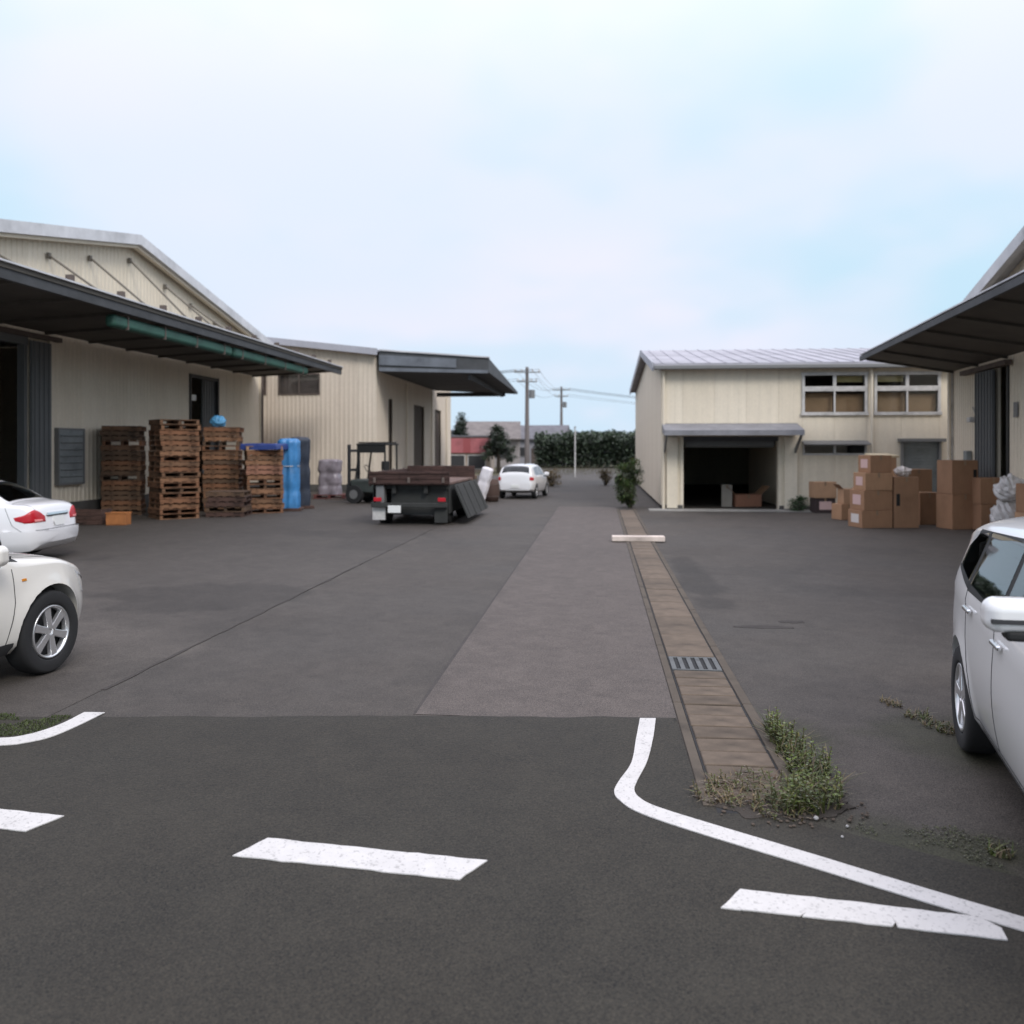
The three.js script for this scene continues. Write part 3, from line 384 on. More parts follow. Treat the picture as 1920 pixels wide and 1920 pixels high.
// --- warehouse on the right, gable to the yard, turned five degrees
{
  const th = -(90 + 5.05) * Math.PI / 180, B = thing('gabled_warehouse', 'cream gabled warehouse with a black underside canopy behind the cardboard boxes', 'warehouse', [10.2, 0, -26.66], th, 'warehouses round the yard');
  const D = M.cream, rake = (x) => 5.15 + 0.225 * Math.min(x, 24 - x);
  wallRun(B, 0, 3.75, 0.3, rake, D); wallRun(B, 3.75, 7.6, 4.0, rake, D); wallRun(B, 4.5, 7.6, 0.3, 4.0, D); wallRun(B, 7.6, 12, 0.3, rake, D); wallRun(B, 12, 24, 0.3, rake, D);
  mesh('plinth', box(3.75, 0.32, 0.12, 1.875, 0.16, -0.03), M.plinth, B); mesh('plinth', box(19.5, 0.32, 0.12, 14.25, 0.16, -0.03), M.plinth, B);
  const d = mesh('sliding_door', box(1.3, 3.9, 0.07, 3.15, 2.0, 0.13), M.doorGrey, B); for (let k = 0; k < 6; k++) mesh('door_rib', box(0.04, 3.88, 0.03, 2.6 + k * 0.22, 2.0, 0.178), M.doorGrey, d);
  mesh('door_frame', box(0.1, 4.0, 0.2, 4.44, 2.0, -0.06), M.dark, B); mesh('door_track', box(3.4, 0.12, 0.16, 3.1, 4.04, 0.13), M.steelRust, B);
  mesh('wall_lamp', [rbox(0.3, 0.14, 0.2, 0.03, 2.2, 2.75, 0.14), bar(V3(2.2, 2.75, 0), V3(2.2, 3.1, 0.12), 0.02)], M.frameWhite, B); mesh('meter_box', rbox(0.28, 0.45, 0.14, 0.02, 1.7, 1.7, 0.1), M.panelGrey, B); mesh('wall_sign', box(0.05, 0.16, 0.55, 4.1, 2.95, -0.5), M.plateWhite, B);
  mesh('notice_plate', box(0.25, 0.35, 0.02, 5.0, 2.9, 0.04), M.steel, B);
  for (const s of [0, 1]) { const xa = s ? 12 : -0.35, xb = s ? 24.3 : 12, ya = s ? 7.87 : 5.09, yb = s ? 5.1 : 7.87, q = [[xa, ya, 0.3], [xb, yb, 0.3], [xb, yb, -26], [xa, ya, -26]]; mesh('roof', hexa(q, q.map(([x, y, z]) => [x, y + 0.12, z])), M.roofWhite, B); const r = [[xa, ya - 0.16, 0.46], [xb, yb - 0.16, 0.46], [xb, yb - 0.16, 0.31], [xa, ya - 0.16, 0.31]]; mesh('rake_trim', hexa(r, r.map(([x, y, z]) => [x, y + 0.3, z])), M.roofWhite, B); }
  mesh('side_wall', box(0.12, 5.1, 25.6, 0.08, 2.55, -13), D[1], B); mesh('side_wall', box(0.12, 5.1, 25.6, 23.9, 2.55, -13), D[1], B); mesh('back_wall', prismXY([[0, 0], [24, 0], [24, 5.1], [12, 7.85], [0, 5.1]], -25.95, -25.8), D[1], B);
  const q = [[0.05, 4.2, 0.06], [0.05, 4.62, 2.48], [22, 4.62, 2.48], [22, 4.2, 0.06]], can = mesh('canopy', hexa(q, q.map(([x, y, z]) => [x, y + 0.1, z])), M.canopy, B);
  for (let k = 0; k < 11; k++) { const x = 0.3 + k * 2.1, p = [[x, 4.14, 0.07], [x, 4.56, 2.42], [x + 0.09, 4.56, 2.42], [x + 0.09, 4.14, 0.07]]; mesh('canopy_beam', hexa(p, p.map(([a, y, z]) => [a, y + 0.06, z])), M.canopy, can); }
  mesh('canopy_edge_beam', box(22, 0.13, 0.07, 11.03, 4.63, 2.52), M.canopyDark, can); mesh('canopy_lip', box(22.04, 0.03, 0.1, 11.03, 4.75, 2.5), M.roofWhite, can);
  mesh('downpipe', bar(V3(0.12, 0, 0.12), V3(0.12, 4.2, 0.12), 0.05, 8), M.cream[0], B); mesh('corner_trim', box(0.14, 4.7, 0.06, 0.07, 2.6, 0.045), M.frameWhite, B);
}

// ---------------------------------------------------------------- cars
function pchip(pts) { // smooth curve through points without overshoot
  const n = pts.length, h = [], d = [], m = new Array(n).fill(0);
  for (let i = 0; i < n - 1; i++) { h[i] = pts[i + 1][0] - pts[i][0]; d[i] = (pts[i + 1][1] - pts[i][1]) / h[i]; }
  m[0] = d[0]; m[n - 1] = d[n - 2]; for (let i = 1; i < n - 1; i++) m[i] = d[i - 1] * d[i] <= 0 ? 0 : 3 * (h[i - 1] + h[i]) / ((2 * h[i] + h[i - 1]) / d[i - 1] + (h[i] + 2 * h[i - 1]) / d[i]);
  return (x) => { if (x <= pts[0][0]) return pts[0][1]; if (x >= pts[n - 1][0]) return pts[n - 1][1]; let i = 0; while (x > pts[i + 1][0]) i++; const t = (x - pts[i][0]) / h[i], t2 = t * t, t3 = t2 * t; return pts[i][1] * (2 * t3 - 3 * t2 + 1) + m[i] * h[i] * (t3 - 2 * t2 + t) + pts[i + 1][1] * (3 * t2 - 2 * t3) + m[i + 1] * h[i] * (t3 - t2); };
}
// shell of a car: rings of points along x (front +x), y up, z to the right; grow pushes the skin outward
function carShell(sp, { grow = 0, x0, x1, floor, inset = 0 } = {}) {
  const T = sp.T, Bt = sp.B, W = sp.W, Z = sp.Z, a = x0 ?? -sp.L / 2, b = x1 ?? sp.L / 2, N = 72, p = 2.5, pos = [], idx = [];
  const ring = (x) => {
    const top = T(x) - inset, w = W(x) - inset * 1.6, zb = floor ?? Z(x), belt = Math.min(Bt(x), top - 0.03), zm = zb + (belt - zb) * 0.55, wb = w * 0.965, h = top - belt, q = smooth(0.1, 0.35, h), pts = [];
    for (let k = 0; k <= 5; k++) pts.push([zb + 0.012 * (k / 5) ** 2, w * 0.9 * k / 5]);
    for (let k = 1; k <= 12; k++) { const y = lerp(zb + 0.02, belt, k / 12); let g = y < zm ? w * (1 - 0.085 * ((zm - y) / (zm - zb)) ** 2) : w * (1 - 0.035 * ((y - zm) / (belt - zm)) ** 2); for (const [cx, r, amt] of sp.flare || []) { const dd = Math.hypot(x - cx, y - sp.wr); g += amt * smooth(r + 0.16, r + 0.03, dd) * (inset ? 0 : 1); } g += (inset ? 0 : 1) * (sp.crease || 0) * Math.exp(-(((y - (belt - 0.09)) / 0.03) ** 2)); pts.push([y, g]); }
    const cap = lerp(h, Math.min(h, sp.cap ?? 0.15), q), y1 = top - cap, e = wb - (sp.tumble ?? 0.34) * q * (y1 - belt);
    for (let k = 1; k <= 8; k++) pts.push([lerp(belt, y1, k / 8), lerp(wb, e, k / 8)]);
    for (let k = 1; k <= 10; k++) { const t = k / 10 * Math.PI / 2; pts.push([y1 + cap * Math.sin(t) ** (2 / p), k === 10 ? 0 : e * Math.cos(t) ** (2 / p)]); }
    return pts;
  };
  let m = 0;
  for (let i = 0; i <= N; i++) {
    const u = i / N, x = lerp(a, b, lerp(u, 0.5 - 0.5 * Math.cos(Math.PI * u), 0.6)), r = ring(x), full = [...r.map(([y, z]) => [y, z]), ...r.slice(1, -1).reverse().map(([y, z]) => [y, -z])]; m = full.length;
    for (const [y, z] of full) pos.push(x, y, z);
  }
  for (let i = 0; i < N; i++) for (let k = 0; k < m; k++) { const A = i * m + k, Bq = i * m + (k + 1) % m, C = A + m, Dd = Bq + m; idx.push(A, C, Bq, Bq, C, Dd); }
  for (const [i, f] of [[0, 1], [N, 0]]) { const c = pos.length / 3, r = ring(i ? b : a), cy = (r[0][0] + r[r.length - 1][0]) / 2; pos.push(i ? b + (inset ? 0 : 0.02) : a - (inset ? 0 : 0.02), cy, 0); for (let k = 0; k < m; k++) { const A = i * m + k, Bq = i * m + (k + 1) % m; if (f) idx.push(c, A, Bq); else idx.push(c, Bq, A); } }
  const g = new THREE.BufferGeometry(); g.setAttribute('position', new THREE.Float32BufferAttribute(pos, 3)); g.setIndex(idx); g.computeVertexNormals();
  if (grow) { const P = g.attributes.position, n = g.attributes.normal; for (let i = 0; i < P.count; i++) P.setXYZ(i, P.getX(i) + n.getX(i) * grow, P.getY(i) + n.getY(i) * grow, P.getZ(i) + n.getZ(i) * grow); }
  g.setAttribute('uv', new THREE.Float32BufferAttribute(new Float32Array(g.attributes.position.count * 2), 2)); return g;
}
const csg = new Evaluator(); csg.attributes = ['position', 'normal']; csg.useGroups = false;
const brush = (g) => { g = g.clone(); for (const k of Object.keys(g.attributes)) if (k !== 'position' && k !== 'normal') g.deleteAttribute(k); const b = new Brush(g); b.updateMatrixWorld(); return b; };
const cut = (a, g) => csg.evaluate(a, brush(g), SUBTRACTION), meet = (a, g) => csg.evaluate(a, brush(g), INTERSECTION);
const geoOf = (b) => { const g = b.geometry.clone(); g.clearGroups(); return g; };
const sideP = (pts, z0 = 0.25, z1 = 1.4) => prismXY(pts, z0, z1);
const topP = (pts, y0, y1) => { const g = prismXY(pts.map(([x, z]) => [x, -z]), 0, y1 - y0); g.rotateX(-Math.PI / 2); g.translate(0, y0, 0); return g; };
const endP = (pts, x0, x1) => { const g = prismXY(pts.map(([z, y]) => [-z, y]), 0, x1 - x0); g.rotateY(Math.PI / 2); g.translate(x0, 0, 0); return g; }; // outline in z,y pushed along x
const stroke = (pts, w = 0.007) => { const L = [], R = []; pts.forEach(([x, y], i) => { const a = pts[Math.max(0, i - 1)], b = pts[Math.min(pts.length - 1, i + 1)], dx = b[0] - a[0], dy = b[1] - a[1], q = Math.hypot(dx, dy); L.push([x - dy / q * w / 2, y + dx / q * w / 2]); R.push([x + dy / q * w / 2, y - dx / q * w / 2]); }); return [...L, ...R.reverse()]; };
function wheelParts(parent, x, z, r, width, spokes, s) {
  const w = new THREE.Group(); w.name = 'wheel'; parent.add(w); w.position.set(x, r, z); if (s < 0) w.rotation.y = Math.PI;
  const q = width / 2, rr = r * 0.68, prof = [[rr, -q], [r * 0.93, -q], [r * 0.985, -q * 0.8], [r, -q * 0.55], [r, q * 0.55], [r * 0.985, q * 0.8], [r * 0.93, q], [rr + 0.01, q], [rr - 0.012, q * 0.8], [rr - 0.012, -q * 0.8], [rr, -q]].map(([a, b]) => new THREE.Vector2(a, b));
  const ty = new THREE.LatheGeometry(prof, 40); ty.rotateX(Math.PI / 2); mesh('tyre', ty, M.rubber, w);
  const rim = [], ri = rr - 0.012; const lip = new THREE.LatheGeometry([[ri, q * 0.5], [ri, q * 0.92], [ri - 0.018, q * 0.95], [ri - 0.03, q * 0.7], [ri - 0.03, q * 0.4]].map((v) => new THREE.Vector2(...v)), 40); lip.rotateX(Math.PI / 2); rim.push(lip.toNonIndexed());
  for (let k = 0; k < spokes; k++) { const sp = prismXY([[-0.024, 0.03], [-0.026, ri * 0.6], [-0.034, ri - 0.015], [0.034, ri - 0.015], [0.026, ri * 0.6], [0.024, 0.03]], 0, 0.03, 0.006); sp.translate(0, 0, q * 0.55); sp.rotateZ(k / spokes * Math.PI * 2 + 0.2); rim.push(sp.toNonIndexed()); }
  const hub = new THREE.CylinderGeometry(0.05, 0.065, 0.03, 20); hub.rotateX(Math.PI / 2); hub.translate(0, 0, q * 0.62); rim.push(hub.toNonIndexed()); for (const g of rim) { g.deleteAttribute('uv'); }
  mesh('rim', mergeGeometries(rim), M.alloy, w);
  const disc = new THREE.CylinderGeometry(ri, ri, 0.02, 30); disc.rotateX(Math.PI / 2); disc.translate(0, 0, q * 0.1); mesh('brake_disc', disc, M.dark, w);
}
function car(name, label, sp, paintMat, at, turn, group) {
  sp = { ...sp, T: pchip(sp.top), B: pchip(sp.belt), W: pchip(sp.plan), Z: pchip(sp.under) };
  const C = thing(name, label, 'car', at, turn, group), skin = carShell(sp);
  let body = brush(skin);
  for (const ax of sp.axles) for (const s of [-1, 1]) { const c = new THREE.CylinderGeometry(sp.wr + 0.055, sp.wr + 0.055, 0.6, 44); c.rotateX(Math.PI / 2); c.translate(ax, sp.wr + 0.005, s * (sp.half - 0.02)); body = cut(body, c); }
  body = cut(body, carShell(sp, { x0: sp.cabin[0], x1: sp.cabin[1], floor: 0.4, inset: 0.05 }));
  const holes = [], out4 = brush(carShell(sp, { grow: 0.004 })), out2 = brush(carShell(sp, { grow: 0.0022 })), solid = brush(skin);
  const shellOf = (g) => csg.evaluate(meet(out4, g), brush(carShell(sp, { grow: 0.0005 })), SUBTRACTION);
  const panes = [];
  for (const s of [-1, 1]) for (const pts of sp.sideGlass || []) { const g = s > 0 ? sideP(pts, 0.3, 1.4) : sideP(pts, -1.4, -0.3); body = cut(body, g); panes.push(['side_window', g]); }
  for (const pts of sp.topGlass || []) { const g = topP(pts.o, pts.y0, pts.y1); body = cut(body, g); panes.push([pts.name, g]); }
  const bm = mesh('body', geoOf(body), paintMat, C);
  for (const [n, g] of panes) mesh(n, geoOf(shellOf(g)), M.carGlass, C);
  // dark trim round the side glass, gaps of doors and lids
  const trims = []; for (const s of [-1, 1]) for (const pts of sp.trim || []) trims.push(geoOf(meet(out2, s > 0 ? sideP(pts, 0.3, 1.4) : sideP(pts, -1.4, -0.3)))); if (trims.length) mesh('window_trim', mergeGeometries(trims.map((g) => g.index ? g.toNonIndexed() : g)), M.black, C);
  const gaps = []; for (const s of [-1, 1]) for (const pts of sp.gaps || []) gaps.push(geoOf(meet(out2, s > 0 ? sideP(stroke(pts), 0.3, 1.4) : sideP(stroke(pts), -1.4, -0.3)))); for (const pts of sp.topGaps || []) gaps.push(geoOf(meet(out2, topP(stroke(pts), 0.5, 1.4)))); if (gaps.length) mesh('panel_gap', mergeGeometries(gaps.map((g) => g.index ? g.toNonIndexed() : g)), M.dark, C);
  for (const d of sp.patches || []) { const gs = d.sides ? [1, -1] : [0]; for (const s of gs) { let g = d.end ? endP(d.o.map(([z, y]) => [s ? s * z : z, y]).sort(() => 0), ...d.x) : s > 0 ? sideP(d.o, ...(d.z || [0.3, 1.4])) : sideP(d.o, -(d.z || [0.3, 1.4])[1], -(d.z || [0.3, 1.4])[0]); const geo = geoOf(meet(brush(carShell(sp, { grow: d.grow || 0.006 })), g)); if (geo.attributes.position.count) { let q = geo.index ? geo.toNonIndexed() : geo; q.deleteAttribute('normal'); q = toCreasedNormals(q, 0.5); mesh(d.name, q, d.m, C); } } }
  for (const d of sp.tail || []) for (const s of [-1, 1]) mesh(d.name, tailPatch(skin, d.z0, d.z1, poly1(d.lo), poly1(d.hi), d.out, s), d.m, C);
  for (const ax of sp.axles) for (const s of [-1, 1]) wheelParts(C, ax, s * (sp.half - sp.tw / 2 - 0.012), sp.wr, sp.tw, sp.spokes || 6, s);
  for (const s of [-1, 1]) { // mirrors and handles
    const [mx, my] = sp.mirror, h = mesh('mirror', rbox(sp.ms?.[0] || 0.14, sp.ms?.[1] || 0.16, 0.23, 0.06, mx, my, s * (sp.half + 0.09), s * 0.12, 0, 0, 5), paintMat, C); mesh('mirror_foot', [rbox(0.12, 0.05, 0.24, 0.02, mx + 0.01, my - 0.085, s * (sp.half + 0.0))], M.black, h); mesh('turn_lamp', box(0.03, 0.02, 0.16, mx + (sp.ms?.[0] || 0.14) / 2 - 0.006, my - 0.02, s * (sp.half + 0.1), s * 0.12), M.dark, h);
    for (const [hx, hy] of sp.handles || []) { const zz = sp.W(hx) * 0.985; mesh('door_handle', rbox(0.19, 0.028, 0.03, 0.012, hx, hy, s * (zz + 0.02)), sp.handleMat || paintMat, C); }
  }
  // seats and dashboard seen through the glass
  const seat = (x, z) => [rbox(0.5, 0.16, 0.48, 0.05, x, 0.55, z), rbox(0.14, 0.6, 0.46, 0.05, x - 0.27, 0.86, z, 0, 0, 0.2), rbox(0.09, 0.18, 0.24, 0.04, x - 0.36, 1.24, z, 0, 0, 0.15)];
  mesh('seats', sp.seats.flatMap(([x, z]) => seat(x, z)), M.interior, C); mesh('dashboard', rbox(0.35, 0.25, sp.half * 1.5, 0.06, sp.dash, 0.85, 0), M.interior, C);
  const wheelRim = new THREE.TorusGeometry(0.18, 0.017, 8, 26); wheelRim.rotateY(Math.PI / 2 + 0.4); wheelRim.translate(sp.dash - 0.3, 0.95, 0.36); mesh('steering_wheel', wheelRim, M.black, C);
  for (const e of sp.extra || []) mesh(e.name, e.g(), e.m, C);
  return C;
}
// lens laid on the tail of a shell: outline given as lower and upper height over z, found by casting rays forward
function tailPatch(skin, z0, z1, lo, hi, out, s) {
  const target = new THREE.Mesh(skin, new THREE.MeshBasicMaterial({ side: THREE.DoubleSide })), rc = new THREE.Raycaster(), n = 22, m = 8, pos = [], idx = []; target.updateMatrixWorld();
  for (let i = 0; i <= n; i++) for (let j = 0; j <= m; j++) { const z = lerp(z0, z1, i / n), y = lerp(lo(z), hi(z), j / m); rc.set(V3(-4, y, z * s), V3(1, 0, 0)); const h = rc.intersectObject(target)[0], p = h ? h.point : V3(-1.85, y, z * s), nn = h ? h.face.normal.clone().multiplyScalar(h.face.normal.x > 0 ? -1 : 1) : V3(-0.5, 0, s * 0.86); const e = i === 0 || j === 0 || i === n || j === m ? -0.01 : out; p.addScaledVector(nn, e); pos.push(p.x, p.y, p.z); if (i < n && j < m) { const k = i * (m + 1) + j; if (s > 0) idx.push(k, k + 1, k + m + 1, k + 1, k + m + 2, k + m + 1); else idx.push(k, k + m + 1, k + 1, k + 1, k + m + 1, k + m + 2); } }
  const g = new THREE.BufferGeometry(); g.setAttribute('position', new THREE.Float32BufferAttribute(pos, 3)); g.setIndex(idx); g.computeVertexNormals(); return g;
}
const heading = (deg) => Math.PI / 2 - deg * Math.PI / 180; // degrees right of the road's direction -> rotation about y

// pearl crossover, nose away from the road, at the left edge
car('parked_suv', 'pearl cream crossover car with silver spoked wheels beside the mossy verge', {
  L: 4.74, half: 0.935, wr: 0.365, tw: 0.225, axles: [-1.37, 1.45], cap: 0.17, tumble: 0.4, crease: 0.006, spokes: 6,
  top: [[-2.37, 0.86], [-2.3, 1.1], [-2.1, 1.35], [-1.75, 1.57], [-1.2, 1.66], [-0.4, 1.69], [0.15, 1.65], [0.5, 1.49], [0.9, 1.24], [1.06, 1.135], [1.2, 1.095], [1.6, 1.04], [1.95, 0.955], [2.2, 0.83], [2.32, 0.7], [2.37, 0.6]],
  belt: [[-2.37, 0.8], [-2.2, 1.04], [-1.6, 1.08], [0, 1.02], [1.0, 0.985], [1.5, 0.965], [1.9, 0.87], [2.2, 0.72], [2.37, 0.5]],
  plan: [[-2.37, 0.6], [-2.25, 0.8], [-1.95, 0.90], [-1, 0.93], [1.2, 0.93], [1.6, 0.915], [1.85, 0.855], [2.05, 0.77], [2.2, 0.66], [2.31, 0.5], [2.37, 0.36]],
  under: [[-2.37, 0.46], [-2.1, 0.3], [-1, 0.25], [1, 0.25], [2.1, 0.27], [2.37, 0.36]],
  flare: [[1.45, 0.365, 0.028], [-1.37, 0.365, 0.028]], cabin: [-2.1, 1.05], mirror: [0.62, 1.135], ms: [0.17, 0.17], seats: [[0.15, 0.38], [0.15, -0.38], [-0.8, 0.4], [-0.8, -0.4]], dash: 0.75,
  sideGlass: [[[0.86, 1.06], [0.42, 1.42], [0.1, 1.55], [-0.22, 1.57], [-0.22, 1.06]], [[-0.3, 1.06], [-0.3, 1.57], [-0.95, 1.55], [-1.15, 1.1], [-1.15, 1.06]], [[-1.22, 1.1], [-1.03, 1.54], [-1.4, 1.49], [-1.78, 1.2], [-1.7, 1.12]]],
  topGlass: [{ name: 'windscreen', o: [[0.98, -0.62], [0.98, 0.62], [0.36, 0.52], [0.36, -0.52]], y0: 1.0, y1: 1.9 }, { name: 'rear_window', o: [[-2.18, -0.5], [-1.84, -0.52], [-1.84, 0.52], [-2.18, 0.5]], y0: 1.12, y1: 1.9 }],
  trim: [[[1.08, 1.03], [0.86, 1.06], [0.8, 1.13], [1.02, 1.09]]],
  gaps: [[[0.98, 0.98], [0.99, 0.7], [0.92, 0.33]], [[-0.26, 1.04], [-0.26, 0.33]], [[0.92, 0.33], [-0.26, 0.33], [-0.9, 0.36]], [[-1.0, 0.75], [-1.15, 1.0]]], topGaps: [[[1.12, -0.8], [1.2, 0], [1.12, 0.8]], [[1.15, 0.78], [1.7, 0.74], [2.1, 0.6]], [[1.15, -0.78], [1.7, -0.74], [2.1, -0.6]]],
  handles: [[0.0, 0.86], [-1.0, 0.9]],
  patches: [{ name: 'side_marker', o: [[1.08, 0.885], [1.13, 0.885], [1.13, 0.865], [1.08, 0.865]], m: M.amber, sides: true }, { name: 'headlight', o: [[1.86, 0.86], [2.34, 0.66], [2.33, 0.56], [2.0, 0.64]], m: M.clearLens, sides: true, z: [0.2, 1.2] }, { name: 'sill_cladding', o: [[1.0, 0.24], [1.0, 0.36], [-0.92, 0.36], [-0.92, 0.24]], m: M.dark, sides: true, grow: 0.003 }],
}, M.paintPearl, [-5.86, 0.006, -6.0], heading(4.6), 'white cars parked round the yard');

// white saloon, tail to the yard
car('parked_sedan', 'white saloon car with a red wedge tail lamp parked by the big open door', {
  L: 4.5, half: 0.87, wr: 0.315, tw: 0.2, axles: [-1.32, 1.35], cap: 0.15, tumble: 0.46, crease: 0.004, spokes: 7,
  top: [[-2.25, 0.62], [-2.21, 0.86], [-2.14, 0.99], [-2.0, 1.035], [-1.85, 1.05], [-1.7, 1.085], [-1.4, 1.26], [-1.1, 1.38], [-0.7, 1.455], [0.0, 1.48], [0.4, 1.4], [0.8, 1.2], [1.1, 1.02], [1.25, 0.97], [1.7, 0.9], [2.1, 0.76], [2.25, 0.55]],
  belt: [[-2.25, 0.58], [-2.15, 0.88], [-1.9, 0.96], [-1.4, 0.965], [0, 0.92], [1.1, 0.88], [1.7, 0.82], [2.1, 0.66], [2.25, 0.48]],
  plan: [[-2.25, 0.6], [-2.2, 0.72], [-2.08, 0.80], [-1.8, 0.845], [-1, 0.865], [1, 0.865], [1.7, 0.84], [2.0, 0.74], [2.18, 0.58], [2.25, 0.4]],
  under: [[-2.25, 0.36], [-2.1, 0.25], [-1, 0.2], [1, 0.2], [2.1, 0.22], [2.25, 0.3]],
  cabin: [-1.8, 1.0], mirror: [0.62, 0.98], seats: [[0.1, 0.36], [0.1, -0.36], [-0.75, 0.36], [-0.75, -0.36]], dash: 0.75,
  sideGlass: [[[0.85, 0.97], [0.42, 1.25], [0.1, 1.34], [-0.18, 1.36], [-0.18, 0.97]], [[-0.25, 0.97], [-0.25, 1.36], [-0.8, 1.33], [-1.15, 1.2], [-1.38, 1.02], [-1.3, 0.98]]],
  topGlass: [{ name: 'windscreen', o: [[1.05, -0.6], [1.05, 0.6], [0.5, 0.5], [0.5, -0.5]], y0: 0.95, y1: 1.6 }, { name: 'rear_window', o: [[-1.7, -0.6], [-1.1, -0.5], [-1.1, 0.5], [-1.7, 0.6]], y0: 1.0, y1: 1.6 }],
  gaps: [[[-0.22, 0.94], [-0.22, 0.28]], [[0.95, 0.9], [0.9, 0.28]], [[-1.75, 0.96], [-1.88, 0.66], [-2.1, 0.5]]], topGaps: [[[-1.8, -0.7], [-1.8, 0.7]], [[-1.8, 0.7], [-2.18, 0.64]], [[-1.8, -0.7], [-2.18, -0.64]]],
  handles: [[-0.02, 0.82], [-0.98, 0.85]],
  tail: [{ name: 'tail_lamp', z0: 0.42, z1: 0.838, lo: [[0.42, 0.70], [0.8, 0.685], [0.838, 0.75]], hi: [[0.42, 0.80], [0.55, 0.90], [0.66, 0.945], [0.74, 0.92], [0.838, 0.79]], out: 0.012, m: M.redLens }, { name: 'reverse_lens', z0: 0.52, z1: 0.72, lo: [[0.52, 0.715], [0.72, 0.712]], hi: [[0.52, 0.755], [0.72, 0.765]], out: 0.017, m: M.pinkLens }],
  patches: [
    { name: 'number_plate', end: true, o: [[-0.17, 0.78], [0.17, 0.78], [0.17, 0.62], [-0.17, 0.62]], x: [-2.5, -2.2], m: M.plateWhite, grow: 0.02 },
    { name: 'boot_trim', end: true, o: [[-0.36, 0.855], [0.36, 0.855], [0.36, 0.815], [-0.36, 0.815]], x: [-2.5, -2.15], m: M.chrome, grow: 0.022 },
    { name: 'boot_recess', end: true, o: [[-0.38, 0.812], [0.38, 0.812], [0.34, 0.79], [-0.34, 0.79]], x: [-2.5, -2.15], m: M.dark, grow: 0.012 },
    { name: 'rear_bumper', end: true, o: [[-1, 0.56], [1, 0.56], [1, 0.2], [-1, 0.2]], x: [-2.6, -1.72], m: M.paintWhite, grow: 0.05 }, { name: 'bumper_gap', end: true, o: [[-0.7, 0.577], [0.7, 0.577], [0.7, 0.568], [-0.7, 0.568]], x: [-2.5, -2.0], m: M.dark, grow: 0.004 }],
  
}, M.paintWhite, [-11.88, 0.012, -14.68], heading(-96), 'white cars parked round the yard');

